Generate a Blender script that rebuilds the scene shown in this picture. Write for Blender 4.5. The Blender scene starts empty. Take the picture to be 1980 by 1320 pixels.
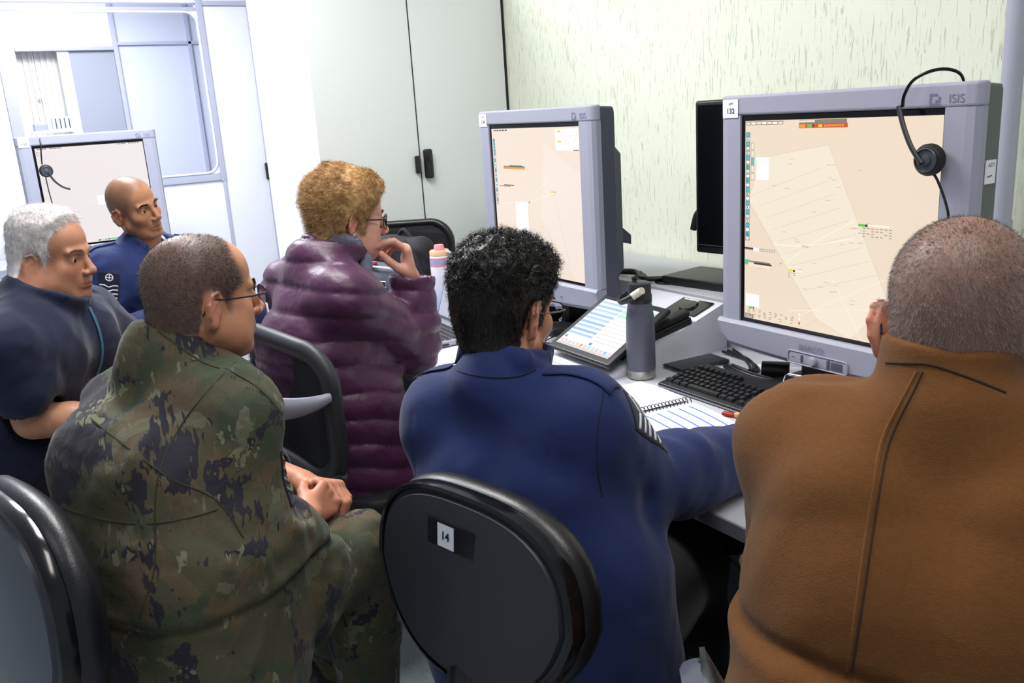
import bpy, math, random
import numpy as np
from mathutils import Vector, Matrix
from mathutils.bvhtree import BVHTree

# ------------------------------------------------------------------ camera, world, lights, exposure
SC = bpy.context.scene
COL = SC.collection
H_CAM = 1.47
FPX = 1689.0
def _cam_axes():
    v1 = np.array([-1130., -377., FPX]); nd = np.array([410., 6340., FPX])
    X = -v1/np.linalg.norm(v1); Z = -nd/np.linalg.norm(nd)
    Z = Z - X*(X@Z); Z /= np.linalg.norm(Z); Y = np.cross(Z, X)
    return np.array([X, Y, Z])
CR = _cam_axes()
cam_data = bpy.data.cameras.new('camera'); cam = bpy.data.objects.new('camera', cam_data)
COL.objects.link(cam); SC.camera = cam
cam_data.sensor_width = 36.0; cam_data.sensor_fit = 'HORIZONTAL'; cam_data.lens = FPX/1980*36
cam_data.clip_start = 0.02; cam_data.clip_end = 60
cam.matrix_world = Matrix([[CR[0][0], -CR[0][1], -CR[0][2], 0],
                           [CR[1][0], -CR[1][1], -CR[1][2], 0],
                           [CR[2][0], -CR[2][1], -CR[2][2], H_CAM], [0, 0, 0, 1]])
SC.view_settings.view_transform = 'Standard'; SC.view_settings.look = 'None'
SC.view_settings.gamma = 1.0; SC.view_settings.use_curve_mapping = False
SC.view_settings.exposure = 0.0
W = bpy.data.worlds.new('room_ambience'); SC.world = W; W.use_nodes = True
W.node_tree.nodes['Background'].inputs[0].default_value = (0.86, 0.90, 1.0, 1)
W.node_tree.nodes['Background'].inputs[1].default_value = 0.33
def area(name, loc, size, power, color=(1, 1, 1), target=None):
    l = bpy.data.lights.new(name, 'AREA'); l.shape = 'RECTANGLE'; l.size = size[0]; l.size_y = size[1]
    l.energy = power; l.color = color
    o = bpy.data.objects.new(name, l); o.location = loc; COL.objects.link(o)
    if target is not None:
        d = Vector(target)-Vector(loc); o.rotation_euler = d.to_track_quat('-Z', 'Y').to_euler()
    return o
# fluorescent ceiling fixtures (their tubes are built further down; the light itself sits just below them)
area('fluorescent_light', (-4.2, 0.55, 2.66), (1.2, 0.5), 88, (0.95, 0.97, 1.0))
area('fluorescent_light', (-2.3, 0.75, 2.66), (1.2, 0.4), 46, (1.0, 0.98, 0.95))
area('fluorescent_light', (-0.4, 0.75, 2.66), (1.2, 0.4), 20, (1.0, 0.97, 0.92))
area('fluorescent_light', (-0.9, -0.9, 2.66), (1.2, 0.4), 6, (0.97, 0.98, 1.0))
area('fluorescent_light', (-6.6, 0.9, 2.66), (1.2, 0.8), 100, (0.95, 0.97, 1.0))

# ------------------------------------------------------------------ object helpers
def tag(o, label=None, cat=None, group=None, kind=None):
    if label: o['label'] = label
    if cat: o['category'] = cat
    if group: o['group'] = group
    if kind: o['kind'] = kind
    return o
def empty(name, loc=(0, 0, 0), rz=0.0):
    o = bpy.data.objects.new(name, None); o.empty_display_size = 0.05
    o.location = loc; o.rotation_euler = (0, 0, rz); COL.objects.link(o); return o
def link_mesh(name, me, mat=None, parent=None, smooth=True, world=True):
    o = bpy.data.objects.new(name, me)
    if mat is not None:
        for m in (mat if isinstance(mat, (list, tuple)) else [mat]): me.materials.append(m)
    if smooth is not None: me.polygons.foreach_set('use_smooth', [bool(smooth)]*len(me.polygons))
    COL.objects.link(o)
    if parent is not None:
        o.parent = parent
        if world: o.matrix_parent_inverse = pmw(parent).inverted()
    return o
def pmw(o):
    m = o.matrix_basis.copy()
    return (pmw(o.parent) @ o.matrix_parent_inverse @ m) if o.parent else m
def copy_tree(o, parent=None):
    c = o.copy(); COL.objects.link(c)
    if parent is not None: c.parent = parent; c.matrix_parent_inverse = o.matrix_parent_inverse.copy()
    for ch in list(o.children): copy_tree(ch, c)
    return c
class MB:
    """collects shapes into one mesh; coordinates in the given frame"""
    def __init__(s, M=None):
        s.v = []; s.f = []; s.mi = []; s.sm = []; s.M = M or Matrix()
    def add(s, vs, fs, mi=0, sm=False, M=None):
        n = len(s.v); T = s.M @ M if M is not None else s.M
        s.v += [tuple(T @ Vector(v)) for v in vs]
        s.f += [tuple(i+n for i in f) for f in fs]; s.mi += [mi]*len(fs); s.sm += [sm]*len(fs)
        return s
    def box(s, c, d, bev=0.0, mi=0, M=None, taper=None):
        """c centre, d full size, bevelled edges"""
        x, y, z = d[0]/2, d[1]/2, d[2]/2
        if bev <= 0:
            vs = [(c[0]+i*x, c[1]+j*y, c[2]+k*z) for k in (-1, 1) for j in (-1, 1) for i in (-1, 1)]
            return s.add(vs, [(0, 2, 3, 1), (4, 5, 7, 6), (0, 1, 5, 4), (2, 6, 7, 3), (0, 4, 6, 2), (1, 3, 7, 5)], mi, False, M)
        b = min(bev, x*.98, y*.98, z*.98); n = 3
        vs = []; fs = []
        idx = {}
        # rounded box from a subdivided cube: corner arcs of n segments
        t = [(-1, a) for a in range(n+1)]+[(1, a) for a in range(n+1)]
        def co(u, h):
            sg, a = u; ang = a/n*math.pi/2
            return sg, (ang if sg > 0 else math.pi/2-ang)
        def P(u, v, w, hx, hy, hz):
            # u,v grid params on a face with normal w
            su, au = co(u, 0); sv, av = co(v, 0)
            tu = math.tan(min(au, 1.5707)/2*1.0) if True else 0
            a = math.tan(au/2)*su; bb = math.tan(av/2)*sv
            # a in [0,1]: 0 -> flat part start, 1 -> 45 degree edge shared
            return a, bb
        def face(ax, sg):
            o = [i for i in range(3) if i != ax]
            h = [x, y, z]
            g = []
            for iu in range(2*n+2):
                row = []
                for iv in range(2*n+2):
                    su = -1 if iu <= n else 1; sv = -1 if iv <= n else 1
                    fu = (n-iu)/n if iu <= n else (iu-n-1)/n
                    fv = (n-iv)/n if iv <= n else (iv-n-1)/n
                    d = [0, 0, 0]; d[ax] = sg; d[o[0]] = su*math.tan(fu*math.pi/4); d[o[1]] = sv*math.tan(fv*math.pi/4)
                    L = math.sqrt(sum(q*q for q in d)); p = [0, 0, 0]
                    p[ax] = sg*(h[ax]-b)+b*d[ax]/L
                    p[o[0]] = su*(h[o[0]]-b)+b*d[o[0]]/L
                    p[o[1]] = sv*(h[o[1]]-b)+b*d[o[1]]/L
                    key = tuple(round(q, 6) for q in p)
                    if key not in idx: idx[key] = len(vs); vs.append((c[0]+p[0], c[1]+p[1], c[2]+p[2]))
                    row.append(idx[key])
                g.append(row)
            for i in range(2*n+1):
                for j in range(2*n+1):
                    q = (g[i][j], g[i+1][j], g[i+1][j+1], g[i][j+1])
                    if len(set(q)) < 3: continue
                    flip = (sg > 0) == (ax == 1)
                    fs.append(tuple(dict.fromkeys(q[::-1] if flip else q)))
        for ax in range(3):
            for sg in (-1, 1): face(ax, sg)
        return s.add(vs, fs, mi, True, M)
    def tube(s, pts, r, n=10, mi=0, M=None, caps=True, closed=False, flat=None):
        """sweep a circle (or an ellipse: flat = ratio) along pts; r number or list"""
        pts = [Vector(p) for p in pts]; N = len(pts)
        rs = [r]*N if not isinstance(r, (list, tuple)) else r
        vs = []; fs = []; up = Vector((0, 0, 1)); prev = None
        for i, p in enumerate(pts):
            if closed: t = pts[(i+1) % N]-pts[i-1]
            else: t = pts[min(i+1, N-1)]-pts[max(i-1, 0)]
            t.normalize()
            if prev is None:
                a = t.cross(up) if abs(t.dot(up)) < .95 else t.cross(Vector((1, 0, 0)))
            else: a = prev-t*prev.dot(t)
            a.normalize(); prev = a; b = t.cross(a)
            for k in range(n):
                an = 2*math.pi*k/n
                vs.append(p+a*math.cos(an)*rs[i]+b*math.sin(an)*rs[i]*(flat or 1))
        for i in range(N if closed else N-1):
            for k in range(n):
                j = (i+1) % N
                fs.append((i*n+k, i*n+(k+1) % n, j*n+(k+1) % n, j*n+k))
        if caps and not closed:
            fs.append(tuple(range(n))[::-1]); fs.append(tuple((N-1)*n+k for k in range(n)))
        return s.add(vs, fs, mi, True, M)
    def lathe(s, prof, n=32, mi=0, M=None, c=(0, 0, 0)):
        """prof list of (r,z) bottom to top"""
        vs = []; fs = []
        for (r, z) in prof:
            for k in range(n):
                a = 2*math.pi*k/n; vs.append((c[0]+r*math.cos(a), c[1]+r*math.sin(a), c[2]+z))
        for i in range(len(prof)-1):
            for k in range(n):
                fs.append((i*n+k, i*n+(k+1) % n, (i+1)*n+(k+1) % n, (i+1)*n+k))
        if prof[0][0] > 1e-6: fs.append(tuple(range(n))[::-1])
        if prof[-1][0] > 1e-6: fs.append(tuple((len(prof)-1)*n+k for k in range(n)))
        return s.add(vs, fs, mi, True, M)
    def prism(s, poly, a, b, axis='z', mi=0, M=None, sm=False):
        """poly 2D outline (counter clockwise) extruded from a to b along axis"""
        def w(p, h):
            return {'z': (p[0], p[1], h), 'y': (p[0], h, p[1]), 'x': (h, p[0], p[1])}[axis]
        n = len(poly); vs = [w(p, a) for p in poly]+[w(p, b) for p in poly]
        fs = [tuple(range(n))[::-1], tuple(range(n, 2*n))]+[(i, (i+1) % n, n+(i+1) % n, n+i) for i in range(n)]
        if axis == 'y': fs = [f[::-1] for f in fs]
        return s.add(vs, fs, mi, sm, M)
    def loft(s, rings, mi=0, M=None, caps=True, sm=True):
        n = len(rings[0]); vs = [p for r in rings for p in r]; fs = []
        for i in range(len(rings)-1):
            for k in range(n): fs.append((i*n+k, i*n+(k+1) % n, (i+1)*n+(k+1) % n, (i+1)*n+k))
        if caps: fs.append(tuple(range(n))[::-1]); fs.append(tuple((len(rings)-1)*n+k for k in range(n)))
        return s.add(vs, fs, mi, sm, M)
    def build(s, name, mat, parent=None, world=False, angle=None):
        me = bpy.data.meshes.new(name); me.from_pydata(s.v, [], s.f)
        me.polygons.foreach_set('material_index', s.mi); me.update()
        o = link_mesh(name, me, mat, parent, None, world)
        me.polygons.foreach_set('use_smooth', s.sm)
        if any(s.sm):
            try: me.set_sharp_from_angle(angle=angle or math.radians(42))
            except Exception: pass
        return o
def rrect(w, h, r, n=6, c=(0, 0)):
    out = []
    for (sx, sy, a0) in ((1, 1, 0), (-1, 1, 90), (-1, -1, 180), (1, -1, 270)):
        for k in range(n+1):
            a = math.radians(a0+90*k/n)
            out.append((c[0]+sx*(w/2-r)+r*math.cos(a), c[1]+sy*(h/2-r)+r*math.sin(a)))
    return out

# ------------------------------------------------------------------ material helpers
MATS = {}
class NT:
    def __init__(s, name):
        s.m = bpy.data.materials.new(name); s.m.use_nodes = True; s.t = s.m.node_tree; s.n = s.t.nodes
        s.b = s.n['Principled BSDF']; MATS[name] = s.m
    def nd(s, typ, **kw):
        x = s.n.new(typ)
        for k, v in kw.items():
            if k.startswith('i_'):
                key = k[2:]; key = int(key) if key.isdigit() else key.replace('_', ' ')
                x.inputs[key].default_value = v
            else: setattr(x, k, v)
        return x
    def ln(s, a, b): s.t.links.new(a, b)
    def co(s, kind='Object', scale=(1, 1, 1), rot=(0, 0, 0)):
        tc = s.nd('ShaderNodeTexCoord'); mp = s.nd('ShaderNodeMapping')
        mp.inputs['Scale'].default_value = scale; mp.inputs['Rotation'].default_value = rot
        s.ln(tc.outputs[kind], mp.inputs[0]); return mp.outputs[0]
    def noise(s, vec, scale=5, detail=3, rough=.5, dist=0):
        x = s.nd('ShaderNodeTexNoise'); x.inputs['Scale'].default_value = scale; x.inputs['Detail'].default_value = detail
        x.inputs['Roughness'].default_value = rough; x.inputs['Distortion'].default_value = dist
        s.ln(vec, x.inputs['Vector']); return x.outputs['Fac']
    def ramp(s, fac, stops, interp='LINEAR'):
        x = s.nd('ShaderNodeValToRGB'); cr = x.color_ramp; cr.interpolation = interp
        while len(cr.elements) < len(stops): cr.elements.new(.5)
        for e, (p, c) in zip(cr.elements, stops): e.position = p; e.color = (*c, 1) if len(c) == 3 else c
        s.ln(fac, x.inputs[0]); return x.outputs[0]
    def mix(s, fac, a, b, mode='MIX'):
        x = s.nd('ShaderNodeMix', data_type='RGBA', blend_type=mode)
        for sock, v in ((x.inputs[0], fac), (x.inputs[6], a), (x.inputs[7], b)):
            if isinstance(v, (int, float)): sock.default_value = v
            elif isinstance(v, tuple): sock.default_value = (*v, 1) if len(v) == 3 else v
            else: s.ln(v, sock)
        return x.outputs[2]
    def math(s, op, a, b=None, c=None):
        x = s.nd('ShaderNodeMath', operation=op)
        for i, v in enumerate((a, b, c)):
            if v is None: continue
            if isinstance(v, (int, float)): x.inputs[i].default_value = v
            else: s.ln(v, x.inputs[i])
        return x.outputs[0]
    def bump(s, h, strength=.3, dist=.002, prev=None):
        x = s.nd('ShaderNodeBump'); x.inputs['Strength'].default_value = strength; x.inputs['Distance'].default_value = dist
        s.ln(h, x.inputs['Height'])
        if prev is not None: s.ln(prev, x.inputs['Normal'])
        s.ln(x.outputs[0], s.b.inputs['Normal']); return x.outputs[0]
    def set(s, **kw):
        for k, v in kw.items():
            key = {'col': 'Base Color', 'rough': 'Roughness', 'metal': 'Metallic', 'spec': 'Specular IOR Level', 'sheen': 'Sheen Weight',
                   'sss': 'Subsurface Weight', 'trans': 'Transmission Weight', 'ior': 'IOR', 'coat': 'Coat Weight', 'alpha': 'Alpha',
                   'emit': 'Emission Color', 'es': 'Emission Strength', 'shr': 'Sheen Roughness', 'sht': 'Sheen Tint', 'cr': 'Coat Roughness'}[k]
            sock = s.b.inputs[key]
            if isinstance(v, (int, float)): sock.default_value = v
            elif isinstance(v, tuple): sock.default_value = (*v, 1) if len(v) == 3 else v
            else: s.ln(v, sock)
        return s
def rgb(h):
    h = h.lstrip('#'); c = [int(h[i:i+2], 16)/255 for i in (0, 2, 4)]
    return tuple(x/12.92 if x <= .04045 else ((x+.055)/1.055)**2.4 for x in c)
def simple(name, col, rough=.5, metal=0., bump=0., bscale=300, var=.0, **kw):
    t = NT(name); col = rgb(col) if isinstance(col, str) else col
    t.set(col=col, rough=rough, metal=metal, **kw)
    if bump or var:
        v = t.co('Object'); nz = t.noise(v, bscale, 3)
        if bump: t.bump(nz, bump, .001)
        if var:
            n2 = t.noise(v, 6, 4)
            t.set(col=t.mix(n2, tuple(c*(1-var) for c in col), tuple(min(1, c*(1+var)) for c in col)))
    return t.m
def arc_pts(pts, n=6):
    P_ = [Vector(p) for p in pts]; out = []
    for i in range(len(P_)-1):
        p0 = P_[max(i-1, 0)]; p1 = P_[i]; p2 = P_[i+1]; p3 = P_[min(i+2, len(P_)-1)]
        for k in range(n):
            t = k/n; out.append(.5*((2*p1)+(-p0+p2)*t+(2*p0-5*p1+4*p2-p3)*t*t+(-p0+3*p1-3*p2+p3)*t**3))
    out.append(P_[-1]); return out
# ------------------------------------------------------------------ implicit surface modelling (numpy signed distance + surface nets)
def nrm(v): v = np.asarray(v, float); return v/np.linalg.norm(v)
def axes(fwd, up=(0, 0, 1)):
    """columns: right, forward, up"""
    f = nrm(fwd); r = nrm(np.cross(f, up)); u = np.cross(r, f); return np.array([r, f, u]).T
def wob(P, s, seed=0):
    """cheap smooth noise about -1..1"""
    r = np.random.RandomState(seed); out = np.zeros(len(P)); Q = P*s
    W1 = r.randn(3, 3)*.9; ph = r.rand(3)*6.28
    Q = Q+np.sin(Q@W1+ph)*.8
    for i in range(4):
        k = r.randn(3); k /= np.linalg.norm(k); out += np.sin(Q@k*(1.6+i*1.1)+r.rand()*6.28)/(1+i*.7)
    return out/2.0
def sstep(a, b, x): t = np.clip((x-a)/(b-a), 0, 1); return t*t*(3-2*t)
class SDF:
    def __init__(s):
        s.fr = [(np.eye(3), np.zeros(3), np.ones(3))]; s.ops = []; s.cur = 0; s.post = None
    def frame(s, A=None, t=None, sc=1.0):
        if A is None: s.cur = 0; return 0
        sv = np.ones(3)*sc if np.isscalar(sc) else np.array(sc, float)
        s.fr.append((np.array(A, float), np.array(t, float), sv)); s.cur = len(s.fr)-1; return s.cur
    def cone(s, a, b, ra, rb=None, k=.01, op=1, sq=None):
        s.ops.append((op, k, s.cur, 'c', np.array(a, float), np.array(b, float), ra, ra if rb is None else rb, None if sq is None else np.array(sq, float)))
    def ell(s, c, r, k=.01, op=1, R=None):
        if np.isscalar(r): r = (r, r, r)
        s.ops.append((op, k, s.cur, 'e', np.array(c, float), np.array(r, float), None if R is None else np.array(R, float)))
    def box(s, c, h, rd=.005, k=.005, op=1, R=None):
        s.ops.append((op, k, s.cur, 'b', np.array(c, float), np.array(h, float), rd, None if R is None else np.array(R, float)))
    def plane(s, p, n, k=.003):      # keep the side the normal points away from
        s.ops.append((0, k, s.cur, 'p', np.array(p, float), nrm(n)))
    def path(s, pts, rs, k=.01, op=1, sq=None):
        for i in range(len(pts)-1): s.cone(pts[i], pts[i+1], rs[i], rs[i+1], k, op, sq)
    def loc(s, P, fi):
        A, t, sv = s.fr[fi]; return ((P-t)@A)/sv
    def prim(s, o, Q):
        kd = o[3]
        if kd == 'c':
            a, b, ra, rb, sq = o[4:9]
            m = 1.0
            if sq is not None: Q = Q/sq; a = a/sq; b = b/sq; m = sq.min()
            ba = b-a; L = max(ba@ba, 1e-12); h = np.clip(((Q-a)@ba)/L, 0, 1)
            X = Q-a-h[:, None]*ba
            return (np.sqrt(np.einsum('ij,ij->i', X, X))-(ra+(rb-ra)*h))*(1.0 if sq is None else (m+1)/2 if m > .4 else m)
        if kd == 'e':
            c, r, R = o[4:7]; X = Q-c
            if R is not None: X = X@R
            k0 = np.sqrt((((X/r)**2).sum(1))); k1 = np.sqrt((((X/(r*r))**2).sum(1)))+1e-9
            return k0*(k0-1)/k1
        if kd == 'b':
            c, h, rd, R = o[4:8]; X = Q-c
            if R is not None: X = X@R
            q = np.abs(X)-(h-rd); return np.sqrt((np.maximum(q, 0)**2).sum(1))+np.minimum(q.max(1), 0)-rd
        return (Q-o[4])@o[5]
    def __call__(s, P, sel=None):
        ops = s.ops if sel is None else [s.ops[i] for i in sel]
        cache = {}; d = None
        for o in ops:
            if o[2] not in cache: cache[o[2]] = s.loc(P, o[2])
            v = s.prim(o, cache[o[2]])*s.fr[o[2]][2].min(); k = o[1]
            if d is None: d = np.full(len(P), 10.) if o[0] != 1 else v; 
            if d is v: continue
            if o[0] == 1:
                h = np.clip(.5+.5*(d-v)/k, 0, 1); d = d*(1-h)+v*h-k*h*(1-h)
            else:
                if o[0] == -1: v = -v
                h = np.clip(.5+.5*(v-d)/k, 0, 1); d = d*(1-h)+v*h+k*h*(1-h)
        if s.post is not None: d = s.post(P, d)
        return d
    def select(s, Cn, r):
        """ops that matter near points Cn within radius r"""
        vs = []; cache = {}
        for o in s.ops:
            if o[2] not in cache: cache[o[2]] = s.loc(Cn, o[2])
            vs.append(s.prim(o, cache[o[2]])*s.fr[o[2]][2].min())
        um = np.min([v for v, o in zip(vs, s.ops) if o[0] == 1], axis=0)
        sel = []
        for i, (v, o) in enumerate(zip(vs, s.ops)):
            if o[0] == 1:
                if ((v-um) < 2.3*r+o[1]+.012).any(): sel.append(i)
            elif o[0] == 0 or (v < 1.5*r+o[1]+.01).any(): sel.append(i)
        return sel
def surf(fn, lo, hi, h, pad=1.35):
    """surface nets on a sparse block grid"""
    B = 8; s = B*h; lo = np.array(lo, float); hi = np.array(hi, float)
    nb = np.ceil((hi-lo)/s).astype(int); SB = 4
    V = []; K = []; Fq = []
    big = np.int64(1 << 20)
    g = np.arange(B+1); gx, gy, gz = np.meshgrid(g, g, g, indexing='ij'); base = np.stack([gx, gy, gz], -1).reshape(-1, 3)
    corners = [(i, j, k) for i in (0, 1) for j in (0, 1) for k in (0, 1)]
    edges = [(a, b) for ai, a in enumerate(corners) for b in corners[ai+1:] if sum(abs(p-q) for p, q in zip(a, b)) == 1]
    for X in range(0, nb[0], SB):
        for Y in range(0, nb[1], SB):
            for Z in range(0, nb[2], SB):
                bx, by, bz = np.meshgrid(*[np.arange(a, min(a+SB, n)) for a, n in zip((X, Y, Z), nb)], indexing='ij')
                bi = np.stack([bx, by, bz], -1).reshape(-1, 3); cen = lo+(bi+.5)*s
                rad = s*.87
                mid = cen.mean(0, keepdims=True)
                if isinstance(fn, SDF):
                    dm = fn(mid)[0]
                    if abs(dm) > SB*s*.87*1.5+.03: continue
                    dc = fn(cen)
                else: dc = fn(cen)
                act = np.abs(dc) < rad*pad
                if not act.any(): continue
                bi = bi[act]; cen = cen[act]
                if isinstance(fn, SDF): sel = fn.select(cen, rad)
                idx = (bi[:, None, :]*B+base[None]).reshape(-1, 3)
                P = lo+idx*h
                d = (fn(P, sel) if isinstance(fn, SDF) else fn(P)).reshape(len(bi), B+1, B+1, B+1)
                neg = d < 0
                cnt = np.zeros((len(bi), B, B, B), int)
                for (i, j, k) in corners: cnt += neg[:, i:i+B, j:j+B, k:k+B]
                ac = (cnt > 0) & (cnt < 8)
                if not ac.any(): continue
                q, cx, cy, cz = np.nonzero(ac)
                acc = np.zeros((len(q), 3)); num = np.zeros(len(q))
                for a, b in edges:
                    da = d[q, cx+a[0], cy+a[1], cz+a[2]]; db = d[q, cx+b[0], cy+b[1], cz+b[2]]
                    m = (da < 0) != (db < 0); t = np.where(m, da/np.where(m, da-db, 1), 0)
                    A_ = np.array(a); D_ = np.array(b)-A_
                    acc += (A_+t[:, None]*D_)*m[:, None]; num += m
                ci = np.stack([cx, cy, cz], -1)
                gi = bi[q]*B+ci
                V.append(lo+(gi+acc/num[:, None])*h); K.append((gi[:, 0]+1)*big*big+(gi[:, 1]+1)*big+gi[:, 2]+1)
                for ax in range(3):
                    o1, o2 = [(1, 2), (2, 0), (0, 1)][ax]
                    sl0 = neg[:, :B, :B, :B]
                    sh = [slice(0, B)]*3; sh[ax] = slice(1, B+1); sl1 = neg[(slice(None),)+tuple(sh)]
                    ch = sl0 != sl1
                    if not ch.any(): continue
                    q2, ex, ey, ez = np.nonzero(ch); gg = bi[q2]*B+np.stack([ex, ey, ez], -1)
                    flip = sl0[q2, ex, ey, ez]
                    e1 = np.zeros(3, int); e1[o1] = 1; e2 = np.zeros(3, int); e2[o2] = 1
                    def kk(G): G = G+1; return G[:, 0]*big*big+G[:, 1]*big+G[:, 2]
                    quad = np.stack([kk(gg-e1-e2), kk(gg-e2), kk(gg), kk(gg-e1)], -1)
                    quad[~flip] = quad[~flip][:, ::-1]
                    Fq.append(quad)
    if not V: return np.zeros((0, 3)), np.zeros((0, 4), int)
    V = np.concatenate(V); K = np.concatenate(K); Fq = np.concatenate(Fq)
    o = np.argsort(K); Ks = K[o]; V = V[o]
    p = np.searchsorted(Ks, Fq); p = np.clip(p, 0, len(Ks)-1)
    ok = (Ks[p] == Fq).all(1)
    return V, p[ok]
def np_mesh(name, V, F):
    me = bpy.data.meshes.new(name); n = F.shape[1]
    me.vertices.add(len(V)); me.vertices.foreach_set('co', V.astype(np.float32).ravel())
    me.loops.add(F.size); me.loops.foreach_set('vertex_index', F.astype(np.int32).ravel())
    me.polygons.add(len(F)); me.polygons.foreach_set('loop_start', np.arange(0, F.size, n, dtype=np.int32))
    me.update(calc_edges=True); me.validate()
    return me
def sdf_obj(name, sd, lo, hi, h, mat, parent=None, attrs=None, origin=None, smooth_it=0):
    V, F = surf(sd, lo, hi, h)
    for _ in range(smooth_it):
        acc = np.zeros_like(V); n = np.zeros(len(V))
        for a, b in ((0, 1), (1, 2), (2, 3), (3, 0)):
            np.add.at(acc, F[:, a], V[F[:, b]]); np.add.at(n, F[:, a], 1)
            np.add.at(acc, F[:, b], V[F[:, a]]); np.add.at(n, F[:, b], 1)
        V = V*.5+.5*acc/np.maximum(n, 1)[:, None]
    O = np.array(origin if origin is not None else (0, 0, 0), float)
    me = np_mesh(name, V-O, F)
    if attrs:
        for k, fn in attrs.items():
            a = me.attributes.new(k, 'FLOAT', 'POINT'); a.data.foreach_set('value', fn(V).astype(np.float32))
    o = link_mesh(name, me, mat, None, True)
    o.location = O
    if parent is not None: o.parent = parent; o.matrix_parent_inverse = pmw(parent).inverted()
    o_np[name+str(id(o))] = (V, F)
    return o, V, F
o_np = {}
def vnormals(V, F):
    n = np.cross(V[F[:, 2]]-V[F[:, 0]], V[F[:, 3]]-V[F[:, 1]]) if F.shape[1] == 4 else np.cross(V[F[:, 1]]-V[F[:, 0]], V[F[:, 2]]-V[F[:, 0]])
    N = np.zeros_like(V)
    for i in range(F.shape[1]): np.add.at(N, F[:, i], n)
    return N/(np.linalg.norm(N, axis=1)[:, None]+1e-12)
def strands(root, dirs, length, width, seg=3, curl=0., bend=None, rng=None, taper=True, wave=1.5):
    """ribbons growing from root points; returns V,F (quads)"""
    rng = rng or np.random.RandomState(1); n = len(root)
    L = np.broadcast_to(length, (n,)); side = np.cross(dirs, rng.randn(n, 3)); side /= np.linalg.norm(side, axis=1)[:, None]+1e-9
    other = np.cross(dirs, side); ph = rng.rand(n)*6.28
    rows = []
    for i in range(seg+1):
        t = i/seg; c = root+dirs*(L*t)[:, None]
        if bend is not None: c = c+bend*(L*t*t)[:, None]
        if curl:
            a = ph+t*6.28*wave; am = L*curl*min(1, t*2.5)
            c = c+side*(am*np.cos(a)-am*np.cos(ph)*(1-t))[:, None]+other*(am*np.sin(a))[:, None]
        w = width*(1-t*.85 if taper else 1)/2
        sd = side if not curl else nrmrows(side*np.cos(ph+t*3)[:, None]+other*np.sin(ph+t*3)[:, None])
        rows.append(c-sd*w); rows.append(c+sd*w)
    V = np.stack(rows, 1).reshape(-1, 3); m = 2*(seg+1)
    f = np.array([[2*i, 2*i+1, 2*i+3, 2*i+2] for i in range(seg)])
    F = (np.arange(n)[:, None, None]*m+f[None]).reshape(-1, 4)
    return V, F
def nrmrows(a): return a/(np.linalg.norm(a, axis=1)[:, None]+1e-12)
def join_np(parts):
    V = []; F = []; n = 0
    for v, f in parts: V.append(v); F.append(f+n); n += len(v)
    return np.concatenate(V), np.concatenate(F)
# ------------------------------------------------------------------ materials
def skin(name, col, dark, scalp_col=(.05, .04, .035), red=(.55, .20, .14)):
    t = NT(name); v = t.co('Object')
    n1 = t.noise(v, 14, 4, .6); n2 = t.noise(v, 260, 2)
    c = t.mix(t.ramp(n1, [(.35, (0, 0, 0)), (.7, (1, 1, 1))]), rgb(col), rgb(dark))
    fl = t.nd('ShaderNodeAttribute', attribute_name='flush'); c = t.mix(t.math('MULTIPLY', fl.outputs['Fac'], .75), c, red)
    lp = t.nd('ShaderNodeAttribute', attribute_name='lip'); c = t.mix(t.math('MULTIPLY', lp.outputs['Fac'], .7), c, tuple(x*.6 for x in red))
    at = t.nd('ShaderNodeAttribute', attribute_name='scalp')
    grain = t.ramp(t.noise(v, 420, 3, .8), [(.3, (0, 0, 0)), (.75, (1, 1, 1))])
    f = t.math('MULTIPLY', at.outputs['Fac'], t.math('ADD', t.math('MULTIPLY', grain, .45), .62))
    c = t.mix(t.math('MINIMUM', f, .96), c, scalp_col)
    t.set(col=c, rough=.48, sss=.12, spec=.4); t.b.inputs['Subsurface Radius'].default_value = (.008, .003, .0015)
    t.b.inputs['Subsurface Scale'].default_value = 1.0
    t.bump(n2, .12, .0006); return t.m
def hairmat(name, c1, c2, rough=.45, scale=60):
    t = NT(name); v = t.co('Object'); n = t.noise(v, scale, 3, .7)
    t.set(col=t.mix(t.ramp(n, [(.3, (0, 0, 0)), (.7, (1, 1, 1))]), rgb(c1), rgb(c2)), rough=rough, spec=.35); return t.m
def cloth(name, c1, c2=None, rough=.85, weave=900, bump=.25, sheen=.15, nscale=5, big=0.15):
    t = NT(name); v = t.co('Object'); c1 = rgb(c1); c2 = rgb(c2) if c2 else tuple(x*.8 for x in c1)
    n = t.noise(v, nscale, 5, .6); w = t.noise(v, weave, 2, .7)
    t.set(col=t.mix(n, c1, c2), rough=rough, sheen=sheen, spec=.25)
    b = t.bump(w, bump, .0008)
    if big:
        t.bump(t.noise(v, 22, 4, .55, .6), big, .006, b)
    return t.m
simple('eye_white', '#D8D0C8', .2); simple('iris_brown', '#3A2416', .15); simple('pupil', '#060505', .1)
skin('skin_tan', '#C69070', '#B07A5A', rgb('#3C3A3C'))
skin('skin_ruddy', '#D49A80', '#C08468', rgb('#5A524E'))
skin('skin_brown', '#B5825F', '#9E6C4C', rgb('#584A42'))
skin('skin_elder', '#B98468', '#9C6A50', rgb('#B5ADAA'))
skin('skin_pale', '#E2AE98', '#CF9480', rgb('#8A6A40'))
skin('skin_olive', '#D39A7A', '#BD8060', rgb('#1A1614'))
hairmat('hair_grey', '#5C534E', '#A39C98'); hairmat('hair_brown_grey', '#4A433E', '#958E8A'); hairmat('hair_dark_buzz', '#1C1B1C', '#5C5A5B')
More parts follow.
